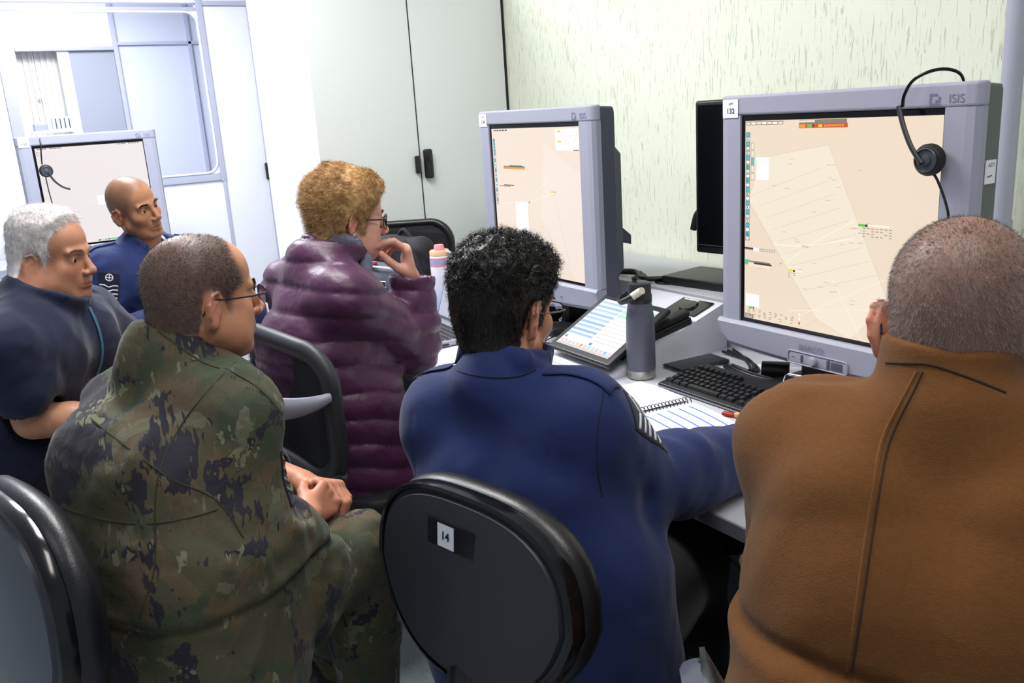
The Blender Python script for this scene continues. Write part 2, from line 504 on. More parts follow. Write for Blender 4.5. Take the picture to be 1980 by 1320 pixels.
hairmat('hair_black', '#060505', '#15110F', .38, 90); hairmat('hair_blonde', '#8A6238', '#D0AC78', .5, 50); hairmat('hair_white', '#BDB6B4', '#E8E4E4', .5); hairmat('brow_dark', '#120D0A', '#2A1D15'); hairmat('brow_light', '#8A6444', '#A98560')
cloth('navy_wool', '#1B2A5E', '#16244F', .8, 1100, .25, .12)
cloth('navy_trouser', '#10152E', '#0C1024', .85); cloth('dark_trouser', '#0C0D14', '#08090E', .85); cloth('navy_polo', '#141B38', '#10162E', .8, 1500, .35, .15)
cloth('brown_felt', '#6E4622', '#5A3919', .95, 420, .8, .08, 160, .25); cloth('brown_thread', '#3A2410', '#32200E', .95); cloth('scarf_grey', '#8B93A6', '#3C414F', .95, 260, .8, .2, 180); cloth('white_cotton', '#D8DCE4', '#C8CCD6', .85)
cloth('black_nylon', '#17181D', '#101115', .6, 900, .3); cloth('camo_collar', '#3A3B28', '#2C2D1E', .9)
simple('black_leather', '#0C0C0E', .3, bump=.3, bscale=400)
def mk_plum():
    t = NT('plum_nylon'); v = t.co('Object'); n = t.noise(v, 7, 4)
    t.set(col=t.mix(n, rgb('#4E2247'), rgb('#3A1936')), rough=.42, spec=.4, sheen=.1)
    b = t.bump(t.noise(v, 30, 4, .55, .8), .4, .005); t.bump(t.noise(v, 1500, 2), .12, .0004, b)
mk_plum()
def mk_camo():
    t = NT('camouflage'); 
    v = t.co('Object', (1, 1, 1), (0, .35, .5)); vs = t.co('Object', (1.0, 1.0, 1.0), (.2, .9, .1))
    st = t.nd('ShaderNodeMapping'); st.inputs['Scale'].default_value = (70, 70, 9); st.inputs['Rotation'].default_value = (.5, .5, 0); t.ln(vs, st.inputs[0])
    comb = t.noise(st.outputs[0], 1.6, 2, .5)
    def off(dx):
        m = t.nd('ShaderNodeMapping'); m.inputs['Location'].default_value = (dx, dx*1.7, -dx); t.ln(v, m.inputs[0]); return m.outputs[0]
    def layer(dx, sc, th, edge=.012, cw=.22, dist=.8):
        n = t.noise(off(dx), sc, 2.2, .5, dist); n = t.math('ADD', n, t.math('MULTIPLY', t.math('SUBTRACT', comb, .5), cw))
        return t.ramp(n, [(th, (0, 0, 0)), (th+edge, (1, 1, 1))])
    c = t.mix(layer(3.1, 7, .50), rgb('#504E3B'), rgb('#5E523E'))
    c = t.mix(layer(9.7, 8, .56), c, rgb('#434B3A'))
    c = t.mix(layer(5.3, 10, .62), c, rgb('#666553'))
    c = t.mix(layer(1.9, 8.5, .565, .01, .34), c, rgb('#2B2A36'))
    c = t.mix(layer(14.2, 11, .67, .01, .4), c, rgb('#75765F'))
    g = t.noise(v, 120, 3, .6); c = t.mix(t.math('MULTIPLY', g, .25), c, rgb('#2E2C22'))
    t.set(col=c, rough=.88, sheen=.1, spec=.2)
    b = t.bump(t.noise(v, 24, 5, .6, .8), .5, .006); t.bump(t.noise(v, 1200, 2), .25, .0006, b)
mk_camo()
def mk_glass(name, col=(1, 1, 1), rough=0.0, ior=1.45, trans=1.0):
    t = NT(name); t.set(col=col, rough=rough, trans=trans, ior=ior); return t.m
mk_glass('lens_glass', (.98, .99, 1), 0, 1.05)
simple('frame_black', '#0B0B0C', .25); simple('frame_steel', '#2E343C', .3, .6); simple('earring_silver', '#C8C8D0', .2, 1.0)
simple('badge_olive', '#8E8C68', .8); simple('lanyard_blue', '#35627E', .6); simple('badge_white', '#D9DEE8', .4)
def emis(name, col, s=1.0, base=(.02, .02, .02), rough=.25):
    t = NT(name); t.set(col=base, rough=rough, emit=rgb(col) if isinstance(col, str) else col, es=s); return t.m
simple('bezel_grey', '#9698A9', .5, bump=.12, bscale=600); simple('bezel_dark', '#474B5A', .6, bump=.1, bscale=500); simple('black_plastic', '#121318', .4, bump=.08, bscale=500)
simple('black_gloss', '#08090C', .12); simple('black_rubber', '#0E0E11', .65); simple('logo_grey', '#6A6E84', .5); simple('label_white', '#E6E8F0', .6); simple('ink', '#16171C', .6)
simple('panel_off', '#05060A', .18); simple('laminate_grey', '#B9BBC3', .45, bump=.05, bscale=300); simple('laminate_white', '#D5D7E2', .45, bump=.05, bscale=300); simple('console_grey', '#8E929C', .55)  # last entry: even mid grey of the desk panels and pedestal body
simple('edge_grey', '#72757F', .5); simple('chrome', '#C0C2C8', .22, 1.0); simple('steel_brushed', '#A9A7A2', .32, .9); simple('bottle_grey', '#555966', .42, .15, bump=.1, bscale=800)
simple('bottle_lid', '#1E2024', .4); simple('tag_cream', '#CFC9BC', .5); simple('bottle_white', '#E8E6EE', .35); simple('peach', '#E9B48A', .4); simple('coral', '#E88F96', .4); simple('mint', '#A9CFCB', .45); simple('lilac_print', '#A7A2C6', .45)
simple('shell_grey', '#3C414B', .38, bump=.12, bscale=700); simple('pad_leather', '#131419', .38, bump=.35, bscale=260); simple('shell_black', '#2A2C33', .5, bump=.15, bscale=700); simple('rim_gloss', '#0D0E12', .16)
simple('plastic_pale', '#8D90A0', .35); simple('paper', '#E9EAF2', .8); simple('blue_line', '#5B86D6', .8); simple('page_line', '#B9BCCB', .8); simple('wire_black', '#17181D', .3, .5)
simple('cable_black', '#0B0B0E', .5); simple('usb_red', '#A8281E', .4); simple('usb_gold', '#D2A169', .4); simple('cap_blue', '#2F4FD0', .35); simple('folder_blue', '#3B78C8', .5); simple('folder_yellow', '#D8CF8A', .7)
simple('bag_grey', '#50545F', .85, bump=.4, bscale=700); simple('bag_black', '#1B1C22', .8, bump=.4, bscale=700); simple('tape_clear', '#1F2127', .2); simple('pink_tag', '#D4406A', .6)
simple('chair_grey', '#474B57', .35); simple('key_black', '#16171B', .4); simple('key_silver', '#8E93A2', .45); simple('laptop_body', '#A9ABB6', .35, .6); simple('pvc_grey', '#A6A9B8', .4, bump=.08, bscale=80); simple('blind_fabric', '#D6D4CC', .8); simple('bezel_side', '#59625F', .6)
emis('scr_warm', '#EFDDC6', 1.0); emis('scr_left', '#F3E2D2', 1.0); emis('scr_far', '#F2EAEA', .96); emis('scr_sector', '#F5E8D3', 1.0); emis('scr_white', '#FFFFFF', 1.0); emis('scr_line', '#FBF6EA', 1.0)
emis('scr_grey', '#8E8478', .9); emis('scr_dark', '#3A342E', .9); emis('scr_faint', '#D9C6AE', .95); emis('scr_cyan', '#5FC3CC', .95); emis('scr_teal', '#35707E', .9); emis('scr_green', '#59D14E', .95); emis('scr_yellow', '#F2E23A', .95)
emis('scr_orange', '#F0A63C', .95); emis('scr_red', '#DE4A2C', .95); emis('scr_peach', '#F6E6DA', 1.0); emis('scr_bluepane', '#B9D6F2', 1.0); emis('scr_mint', '#A8EBCB', 1.0); emis('scr_tablet', '#F4F6FC', 1.0); emis('scr_pink', '#F2C6CC', 1.0); emis('scr_icon', '#4C93BE', 1.0); emis('scr_doc', '#C8CCDC', .85); emis('scr_band', '#8FBEE6', 1.0); emis('scr_tan', '#D8D2CC', 1.0)
emis('tube_light', '#FFFFFF', 6.0)
def mk_green():
    t = NT('green_plaster'); v = t.co('Object')
    # combed plaster: short vertical scratches raked into a pale green coat
    m = t.nd('ShaderNodeMapping'); m.inputs['Scale'].default_value = (170, 1, 17); m.inputs['Rotation'].default_value = (0, .07, 0); t.ln(v, m.inputs[0])
    d = t.nd('ShaderNodeMapping'); d.inputs['Scale'].default_value = (1, 1, 1); t.ln(v, d.inputs[0])
    n = t.noise(m.outputs[0], 1.0, 3, .6, .35); n2 = t.noise(v, 3, 3)
    mask = t.ramp(t.math('ADD', n, t.math('MULTIPLY', n2, .16)), [(.68, (0, 0, 0)), (.75, (1, 1, 1))])
    c = t.mix(n2, rgb('#E6EADB'), rgb('#DFE5D2')); c = t.mix(t.math('MULTIPLY', mask, .42), c, rgb('#A8B196'))
    t.set(col=c, rough=.8, spec=.25)
    h = t.math('SUBTRACT', t.math('MULTIPLY', n, .35), t.math('MULTIPLY', mask, .9)); t.bump(h, .6, .004)
mk_green()
def mk_floor():
    t = NT('floor_tile'); v = t.co('Object')
    b = t.nd('ShaderNodeTexBrick', offset=0.0); b.inputs['Scale'].default_value = 1.0; b.inputs['Mortar Size'].default_value = .004; b.inputs['Brick Width'].default_value = .6; b.inputs['Row Height'].default_value = .6
    b.inputs['Color1'].default_value = (1, 1, 1, 1); b.inputs['Color2'].default_value = (1, 1, 1, 1); b.inputs['Mortar'].default_value = (0, 0, 0, 1)
    m = t.nd('ShaderNodeMapping'); m.inputs['Rotation'].default_value = (0, 0, .35); t.ln(v, m.inputs[0]); t.ln(m.outputs[0], b.inputs['Vector'])
    n = t.noise(v, 2.5, 5, .6, 1.5); vein = t.ramp(t.noise(v, 3.2, 6, .65, 2.5), [(.47, (0, 0, 0)), (.50, (1, 1, 1)), (.53, (0, 0, 0))])
    c = t.mix(n, rgb('#A9B6BC'), rgb('#93A2A8')); c = t.mix(t.math('MULTIPLY', vein, .3), c, rgb('#6F7F86')); c = t.mix(b.outputs['Color'], rgb('#4F5A60'), c)
    t.set(col=c, rough=.28, spec=.5)
mk_floor()
simple('partition_white', '#DCDCE9', .5); simple('partition_rail', '#A9ABC2', .4); simple('gasket_white', '#E4E6F0', .4); simple('cabinet_front', '#DADFDE', .5, bump=.05, bscale=200); simple('cabinet_side', '#E3E4E8', .5); simple('ceiling_white', '#E2E3E6', .8); simple('far_grey', '#9397A4', .5); simple('far_light', '#C3C8D8', .5)
mk_glass('window_glass', (.97, .98, 1), 0, 1.02)
mk_glass('bottle_clear', (.9, .94, 1), .05, 1.2)
def mk_mesh():
    t = NT('mesh_fabric'); v = t.co('Object'); w = t.nd('ShaderNodeTexWave'); w.inputs['Scale'].default_value = 90; w.inputs['Distortion'].default_value = .3; t.ln(v, w.inputs['Vector'])
    t.set(col=rgb('#1C1D22'), rough=.8); t.bump(w.outputs['Fac'], .6, .002)
mk_mesh()
# ------------------------------------------------------------------ heads, hands, bodies
def head_ops(m, A, t, sc=1.0, w=1.0, nose=1.0, jowl=0.0, chin=0.0, lips=1.0, mouth_open=0.0, neck_to=None, neck_r=.058, ear=1.0, long=.92, brow=1.0, bridge=0.0, eyes=True, slit=1.0):
    """head in a frame facing +y, +x to its right side, origin between the ears"""
    m.frame(A, t, (sc*w, sc*long, sc))
    E, C = m.ell, m.cone
    E((0, -.020, .045), (.0745, .096, .080), .02)
    E((0, .028, .050), (.062, .060, .060), .02)
    E((0, -.045, .010), (.064, .062, .060), .02)
    E((0, .034, -.018), (.058, .056, .072), .02)
    for s in (-1, 1):
        C((s*.056, .000, -.046), (s*.024, .060, -.088), .017, .015, .022)
        E((s*.045, .050, -.018), (.021, .022, .020), .018)
        if jowl: E((s*.046, .030, -.056), (.022+.012*jowl, .034, .030+.008*jowl), .022)
        C((s*.010, .086, .026), (s*.044, .073, .026), .0095*brow, .008, .010)
    if jowl: E((0, .020, -.088), (.045, .045, .020+.010*jowl), .025)
    E((0, .067, -.090-chin*.004), (.023, .020, .018), .016)
    E((0, .020, -.070), (.044, .046, .030), .02)
    # sockets
    for s in (-1, 1):
        E((s*.031, .094, .009), (.017, .013, .0100), .011, -1)
    # muzzle and nose
    E((0, .074, -.054), (.027, .021, .026), .014)
    C((0, .086+bridge*.3, .020), (0, .1085+bridge, -.022), .0062, .0098*nose, .009)
    E((0, .110+bridge, -.026), (.0105*nose, .0105, .0095*nose), .006)
    for s in (-1, 1):
        E((s*.0125*nose, .0995+bridge*.6, -.030), (.0075*nose, .0105, .0075), .005)
        E((s*.0068*nose, .107+bridge*.6, -.0385), (.0038, .005, .0034), .003, -1)
    # lips
    o = mouth_open
    for (z, y, r, rr) in ((-.0548, .0950, .0046*lips, .0026), (-.0645-o, .0935, .0056*lips, .003)):
        C((-.022, .083, z-.003*(1 if z > -.06 else -1)*.8), (0, y, z), rr, r, .004)
        C((.022, .083, z-.003*(1 if z > -.06 else -1)*.8), (0, y, z), rr, r, .004)
    C((-.023, .0865, -.0605-o/2), (0, .1005, -.0595-o/2), .0012+o*.35, .0016+o*.5, .003, -1)
    C((.023, .0865, -.0605-o/2), (0, .1005, -.0595-o/2), .0012+o*.35, .0016+o*.5, .003, -1)
    E((0, .0885, -.0745-o), (.017, .006, .0045), .006, -1)
    # lids
    if eyes:
        for s in (-1, 1):
            E((s*.0308, .0685, .0075), (.0150, .0150, .0142), .004)
            E((s*.0308, .0860, .0060), (.0120, .0120, .0034*slit), .0020, -1)
    # ears
    for s in (-1, 1):
        R = np.array(Matrix.Rotation(s*.42, 3, 'Z')@Matrix.Rotation(-.18, 3, 'X'))
        c = np.array([s*.0800, -.020, -.002])
        def q(x, y, z): return c+R@np.array([s*x, y, z])
        E(q(0, 0, 0), (.0065, .0175*ear, .0315*ear), .006, 1, R)
        pts = [(.003, .013, .004), (.006, .014, .020), (.007, .003, .0305), (.008, -.012, .024), (.008, -.0175, .006), (.006, -.0135, -.012), (.002, -.004, -.026)]
        for a, b in zip(pts, pts[1:]):
            C(q(*[v*ear for v in a]), q(*[v*ear for v in b]), .0034, .0034, .003)
        E(q(.009, .002, .004), (.0065, .0095*ear, .0175*ear), .003, -1, R)
        C(q(.004, -.008, -.006), q(.004, .004, .014), .003, .003, .004)
        E(q(.001, .003, -.025*ear), (.005, .008, .009), .005, 1, R)
        E(q(.002, .013, -.006), (.004, .004, .006), .004, 1, R)
    if neck_to is not None:
        nl = np.linalg.inv(A)@(np.array(neck_to)-np.array(t))/(sc*np.array([w, long, 1]))
        C((0, -.030, -.035), nl, neck_r, neck_r*1.06, .030)
    m.frame()

def eyes(parent, A, t, sc, w, long, gaze, iris):
    """two eyeballs, each with its iris, looking along gaze (head frame direction)"""
    for s in (-1, 1):
        c = np.array(t)+A@(np.array([s*.0308*w, .0692*long, .0062])*sc)
        b = MB(Matrix.Translation(Vector(c))@Matrix(np.array(axes(A@nrm(gaze), A[:, 2])).tolist()).to_4x4())
        r = .0126*sc
        prof = [(max(1e-7, math.sin(a)*r), -math.cos(a)*r) for a in np.linspace(0, math.pi, 19)]
        M = Matrix.Rotation(-math.pi/2, 4, 'X')
        n = 20; vs = []; fs = []; mi = []
        for (rr, z) in prof:
            for k in range(n): vs.append((rr*math.cos(2*math.pi*k/n), rr*math.sin(2*math.pi*k/n), z))
        for i in range(len(prof)-1):
            a = (i+.5)/18*180
            for k in range(n): b.add([vs[j] for j in (i*n+k, i*n+(k+1) % n, (i+1)*n+(k+1) % n, (i+1)*n+k)], [(0, 1, 2, 3)], 0 if a < 146 else (1 if a < 168 else 2), True, M)
        b.build('eye', [MATS['eye_white'], MATS[iris], MATS['pupil']], parent, True)

def hand_ops(m, wrist, fwd, palm_n, side, curl=(20, 30, 20), spread=4, thumb=(35, 25), sc=1.0, curls=None, forearm=None, k=.006, palm_r=.0125, tf=.55):
    """wrist point, fwd from wrist to knuckles, palm_n = direction the palm faces, side=+1 right hand.
    the thumb leaves the side of the palm near the wrist"""
    f = nrm(fwd); n = nrm(np.array(palm_n)-f*np.dot(palm_n, f)); r = np.cross(f, n)*side     # r points to the thumb side
    # right hand, fingers forward (y), palm down (-z): thumb points left (-x)
    A = np.array([r, f, n]).T*1.0
    m.frame(A, wrist, sc)
    C, E = m.cone, m.ell
    # palm: wide flat block from four metacarpals
    for i, x in enumerate((.030, .010, -.010, -.028)):
        C((x*.55, .004, 0), (x, .082-abs(i-1)*.004, -.002), .0135, .0115, .012)
    E((.008, .030, .008), (.026, .034, .012), .012); E((-.018, .035, .008), (.014, .032, .011), .012)
    lens = ((.043, .026, .020), (.048, .029, .021), (.044, .027, .020), (.034, .020, .018))
    xs = (.030, .010, -.010, -.028)
    for i in range(4):
        cu = (curls[i] if curls else curl); p = np.array([xs[i], .084-abs(i-1)*.004, -.002]); ang = 0
        lat = math.radians((1.5-i)*spread); rad = (.0092, .0095, .0090, .0080)[i]
        for j in range(3):
            ang += math.radians(cu[j]); L = lens[i][j]
            d = np.array([math.sin(lat)*math.cos(ang), math.cos(ang)*math.cos(lat), math.sin(ang)])
            q = p+d*L; C(p, q, rad, rad*.90, .0035 if j else .007)
            if j == 2:
                nn = np.array([0, math.sin(ang), -math.cos(ang)]); E(q-d*.003+nn*rad*.62, (.0052, .0065, .0042), .002)
            p = q; rad *= .91
    ta, tb = math.radians(thumb[0]), math.radians(thumb[1])
    p0 = np.array([.018, .012, .006]); d1 = nrm([math.sin(ta), math.cos(ta), tf]); p1 = p0+d1*.042
    d2 = nrm([math.sin(ta-tb*.6), math.cos(ta-tb*.6), tf*.75+.1]); p2 = p1+d2*.034
    d3 = nrm([math.sin(ta-tb*1.5), math.cos(ta-tb*1.5), tf*.6+.1]); p3 = p2+d3*.027
    C(p0, p1, .017, .0125, .012); C(p1, p2, .0122, .0105, .004); C(p2, p3, .0104, .0088, .004)
    m.frame()
    if forearm is not None: m.cone(wrist, forearm, .027*sc, .042*sc, .02)

def body_frame(fwd): return axes((fwd[0], fwd[1], 0))
def torso_ops(m, fwd, spine, sh, c7, shr=.062, infl=0., trap=.045, k=.028):
    A = body_frame(fwd); m.frame(A, (0, 0, 0))
    L = [(A.T@np.array(p), hw+infl, hd+infl) for p, hw, hd in spine]
    for (p, w0, d0), (q, w1, d1) in zip(L, L[1:]):
        r = (d0+d1)/(w0+w1)
        # two side by side cones make a broad rounded section
        x0, x1 = w0-d0, w1-d1
        m.cone(p-[x0, 0, 0], q-[x1, 0, 0], d0, d1, k); m.cone(p+[x0, 0, 0], q+[x1, 0, 0], d0, d1, k)
    m.frame()
    top = np.array(spine[-1][0])
    for s in sh:
        m.cone(top+(np.array(s)-top)*.35, s, (shr+infl)*1.0, shr+infl, .04)
        m.cone(c7, np.array(s)+(np.array(c7)-np.array(s))*.25, trap*.92+infl, shr*.72+infl, .05)
    m.cone(top, c7, spine[-1][2]*.75+infl, trap+infl, .04)
def arm_ops(m, sh, el, wr, r=(.055, .042, .038, .026), infl=0., k=.02, kk=.04):
    sh, el, wr = map(np.array, (sh, el, wr))
    m.cone(sh, el, r[0]+infl, r[1]+infl, kk); m.cone(el, el+(wr-el)*.35, r[1]+infl, r[2]+infl+.004, k); m.cone(el+(wr-el)*.35, wr, r[2]+infl+.004, r[3]+infl, k)
def leg_ops(m, hp, kn, an, r=(.088, .062, .052, .042), infl=0., k=.03):
    hp, kn, an = map(np.array, (hp, kn, an))
    m.cone(hp, kn, r[0]+infl, r[1]+infl, k); m.cone(kn, kn+(an-kn)*.35, r[1]+infl, r[2]+infl+.006, k); m.cone(kn+(an-kn)*.35, an, r[2]+infl+.006, r[3]+infl, k)
def folds(P, seed, amp=.004, s=9., st=(1, 1, 1)):
    n = wob(P*np.array(st), s, seed); n2 = wob(P*np.array(st), s*2.3, seed+7)
    return amp*1.5*((np.abs(n)*1.5-.6)+.5*(np.abs(n2)*1.2-.5))
def joint_folds(P, j, ax, amp=.004, rad=.10, fr=150, seed=0):
    """creases around a bent joint, running round the limb axis ax"""
    X = P-np.array(j); t = X@nrm(ax); r = np.linalg.norm(X, axis=1)
    return amp*np.sin(t*fr+1.6*wob(P, 14, seed))*np.exp(-(r/rad)**2)
def shoe_obj(name, an, fwd, mat, parent, L=.27, label=None):
    m = SDF(); f = nrm((fwd[0], fwd[1], 0)); A = axes(f); t = np.array([an[0], an[1], 0.0])
    m.frame(A, t)
    m.cone((0, -.045, .045), (0, .06, .045), .040, .042, .02, sq=(1, 1, 1)); m.cone((0, .06, .045), (0, .16, .034), .044, .032, .03)
    m.cone((0, -.03, .05), (0, -.03, .13), .042, .044, .02)
    m.plane((0, 0, .003), (0, 0, -1)); m.box((0, .06, .008), (.042, .125, .010), .006, .004)
    m.frame()
    return sdf_obj(name, m, t+[-.2, -.2, -.02], t+[.2, .2, .2], .006, mat, parent)[0]
class P: pass
def person(label, S, cloth_mat, trouser_mat, skin_mat, shoe_mat, group=None, jacket_name='jacket', trouser_name='trousers', h=.0035, hj=.006, jacket_post=None, jacket_extra=None, jacket_cut=None, tr_post=None, body_extra=None, attrs=None):
    """S: dict of joints. Body is one skin surface; clothes are children."""
    r = P(); A = axes(S['hf'], S.get('hu', (0, 0, 1)))
    ho = S.get('ho', {}); hc = np.array(S['head']); r.A = A; r.hc = hc; sc = ho.get('sc', 1.0); sv = np.array([sc*ho.get('w', 1), sc*ho.get('long', .92), sc])
    m = SDF()
    head_ops(m, A, hc, neck_to=S['c7'], **ho)
    torso_ops(m, S['f'], S['spine'], (S['shR'], S['shL']), S['c7'], infl=-.028, shr=.055, trap=.052)
    for sd, sg in (('R', 1), ('L', -1)):
        arm_ops(m, S['sh'+sd], S['el'+sd], S['wr'+sd], infl=-.004 if not S.get('bare'+sd) else .002)
        hd = S['hand'+sd]; hand_ops(m, S['wr'+sd], hd[0], hd[1], sg, **hd[2])
        leg_ops(m, S['hip'+sd], S['kn'+sd], S['an'+sd], infl=-.02)
    if body_extra: body_extra(m)
    if 'bpost' in S: m.post = S['bpost']
    pts = np.array([S[k] for k in ('head', 'c7', 'shR', 'shL', 'elR', 'elL', 'wrR', 'wrL', 'hipR', 'hipL', 'knR', 'knL', 'anR', 'anL')])
    lo = pts.min(0)-.24; hi = pts.max(0)+.24; lo[2] = max(lo[2], .02)
    loc = lambda V: ((V-hc)@A)/sv
    g = S.get('region', hair_region); gain = S.get('scalp', 1.0)
    at = {'scalp': lambda V: sstep(-.012, .012, g(loc(V)))*gain*(np.linalg.norm(V-hc, axis=1) < .16),
          'lip': lambda V: (lambda Q: np.clip(1.3-((Q[:, 0]/.023)**2+((Q[:, 2]+.0598)/.0085)**2), 0, 1)*(Q[:, 1] > .07)*(np.linalg.norm(Q, axis=1) < .13))(loc(V)),
          'flush': lambda V: (lambda Q: np.clip((np.exp(-((np.abs(Q[:, 0])-.048)**2/.0004+(Q[:, 2]+.022)**2/.0005))*.5+np.exp(-((Q[:, 0])**2/.0002+(Q[:, 2]+.026)**2/.0002))*.4)*(Q[:, 1] > .03)+.75*(np.abs(Q[:, 0]) > .079)*(np.abs(Q[:, 2]) < .05)*(Q[:, 1] > -.06), 0, 1)*(np.linalg.norm(Q, axis=1) < .13)*S.get('flush', 1.0)+S.get('handflush', .0)*(V[:, 2] < hc[2]-.25))(loc(V))}
    r.body, r.V, r.F = sdf_obj('person', m, lo, hi, h, skin_mat, None, at, origin=(S['hipR'][0]*.5+S['hipL'][0]*.5, S['hipR'][1]*.5+S['hipL'][1]*.5, 0))
    r.model = m
    tag(r.body, label, 'person', group)
    # jacket
    j = SDF(); r.jm = j
    infl = S.get('jinfl', .0)
    torso_ops(j, S['f'], S['spine'], (S['shR'], S['shL']), S['jc7'] if 'jc7' in S else S['c7'], infl=infl, shr=S.get('jshr', .066), trap=S.get('jtrap', .05))
    for sd in 'RL':
        w_ = np.array(S['wr'+sd]); e_ = np.array(S['el'+sd])
        if S.get('bare'+sd):
            sh_ = np.array(S['sh'+sd]); frac = S['bare'+sd]
            if frac < 1: j.cone(sh_, sh_+(e_-sh_)*frac, .066+infl, .062+infl, .03)
            else: j.cone(sh_, e_, .064+infl, .056+infl, .03); j.cone(e_, e_+(w_-e_)*(frac-1), .057+infl, .060+infl, .015)
        else: arm_ops(j, S['sh'+sd], S['el'+sd], w_-nrm(w_-e_)*.01, S.get('slr', (.066, .056, .050, .042)), infl)
    if jacket_extra: jacket_extra(j)
    if jacket_cut: jacket_cut(j)
    if jacket_post: j.post = jacket_post
    jp = pts[[1, 2, 3, 4, 5, 6, 7, 8, 9]]; lo = jp.min(0)-.26; hi = jp.max(0)+.26; lo[2] = max(lo[2], .02)
    r.jacket, r.jV, r.jF = sdf_obj(jacket_name, j, lo, hi, hj, cloth_mat, r.body)
    # trousers
    q = SDF()
    sp0 = S['spine'][0]; A_ = body_frame(S['f'])
    q.cone(np.array(sp0[0])-A_[:, 0]*.07, np.array(sp0[0])+A_[:, 0]*.07, .12, .12, .05); q.cone(sp0[0], S['spine'][1][0], .12, .11, .05)
    for sd in 'RL': leg_ops(q, S['hip'+sd], S['kn'+sd], S['an'+sd], S.get('tr', (.094, .078, .066, .062)))
    q.plane((0, 0, .05), (0, 0, -1)); q.post = tr_post
    tp = pts[[8, 9, 10, 11, 12, 13]]; lo = tp.min(0)-.22; hi = tp.max(0)+.22; lo[2] = .02
    r.tr = sdf_obj(trouser_name, q, lo, hi, .008, trouser_mat, r.body)[0]
    for sd in 'RL':
        fd = S.get('toe'+sd, S['f']); shoe_obj('shoe', S['an'+sd], fd, shoe_mat, r.body)
    if S.get('eyes', True): eyes(r.body, A, hc, sc, ho.get('w', 1), ho.get('long', .92), S.get('gaze', (0, 1, 0)), 'iris_brown')
    r.loc = loc; r.sv = sv
    r.bvh = BVHTree.FromPolygons([tuple(v) for v in r.jV], [tuple(f) for f in r.jF])
    r.bbvh = BVHTree.FromPolygons([tuple(v) for v in r.V], [tuple(f) for f in r.F])
    return r
def hair_region(Q):
    x, y, z = Q[:, 0], Q[:, 1], Q[:, 2]
    yl = np.interp(z, [-.02, .02, .045, .085, .12], [.014, .024, .048, .070, .08])
    zb = np.interp(y, [-.10, -.046, -.034, .0, .02], [-.068, -.058, .020, .022, -.010])
    return np.minimum(yl-y, z-zb)+.003*wob(Q, 60, 3)
def hair_shell(r, name, mat, thick, region, h=.003, bump=None, zs=(0, 0, .02), k=.010, center_only=True, extra=None, taper=.012):
    """cap of hair offset from the skull, cut by its hairline"""
    m = r.model; hc, A, sv = r.hc, r.A, r.sv
    class Fn:
        def __call__(s, Pt, sel=None):
            Q = ((Pt-hc)@A)/sv; d = m(Pt, s.hs)
            th = thick(Q) if callable(thick) else thick
            g = region(Q); t = th*sstep(-.001, taper, g)
            a = d-t
            if bump is not None: a = a+bump(Q)*sstep(0, .012, g)
            if extra is not None: a = extra(Q, a)
            b = -g*.8
            hh = np.clip(.5+.5*(a-b)/.004, 0, 1); return b*(1-hh)+a*hh+.004*hh*(1-hh)
    f = Fn(); f.hs = [i for i, o in enumerate(m.ops) if o[2] == 1 and not (o[0] == 1 and o[3] in 'ec' and abs(o[4][0]) > .072)]
    R = .175
    V, F = surf(f, hc-R, hc+R, h)
    return V, F
def pick(V, F, region_fn, n, rng, N=None):
    if N is None: N = vnormals(V, F)
    w = region_fn(V); w = np.clip(w, 0, 1)
    p = w/w.sum(); idx = rng.choice(len(V), n, p=p)
    e = V[F[:, 1]]-V[F[:, 0]]; s = np.abs(e).mean()*1.4
    jit = (rng.rand(n, 3)-.5)*s*2; jit -= N[idx]*(jit*N[idx]).sum(1)[:, None]
    return V[idx]+jit-N[idx]*.0008, N[idx]
def np_obj(name, parts, mat, parent, smooth=True):
    V, F = join_np(parts); me = np_mesh(name, V, F); return link_mesh(name, me, mat, parent, smooth)
def drape(bvh, pts2, origin, right, up, off=.0015, direction=None):
    """project flat outline points (right,up coordinates around origin) onto a surface along -normal"""
    o = Vector(origin); R_ = Vector(right).normalized(); U_ = Vector(up).normalized(); n = R_.cross(U_).normalized()
    d = Vector(direction).normalized() if direction is not None else -n
    out = []
    for (a, b) in pts2:
        p = o+R_*a+U_*b; hit = bvh.ray_cast(p-d*.15, d, .4)
        if hit[0] is None:
            hit = bvh.find_nearest(p)
        out.append(tuple(hit[0]-d*off))
    return out
def patch(name, bvh, polys, origin, right, up, mats, parent, direction=None, grid=.006, off=.0015):
    """polys: list of (convex outline quad [4 pts], material index, extra offset); each subdivided and draped over the surface"""
    b = MB()
    for (q, mi, eo) in polys:
        q = [Vector((x, y, 0)) for x, y in q]
        nu = max(1, int(max((q[1]-q[0]).length, (q[2]-q[3]).length)/grid)); nv = max(1, int(max((q[3]-q[0]).length, (q[2]-q[1]).length)/grid))
        pp = []
        for i in range(nu+1):
            for j in range(nv+1):
                u, v = i/nu, j/nv; p = (q[0]*(1-u)+q[1]*u)*(1-v)+(q[3]*(1-u)+q[2]*u)*v; pp.append((p.x, p.y))
        top = drape(bvh, pp, origin, right, up, off+eo, direction)
        fs = [(i*(nv+1)+j, (i+1)*(nv+1)+j, (i+1)*(nv+1)+j+1, i*(nv+1)+j+1) for i in range(nu) for j in range(nv)]
        b.add(top, fs, mi, True)
    o = b.build(name, mats, parent, True)
    md = o.modifiers.new('thickness', 'SOLIDIFY'); md.thickness = .0012; md.offset = -1
    return o
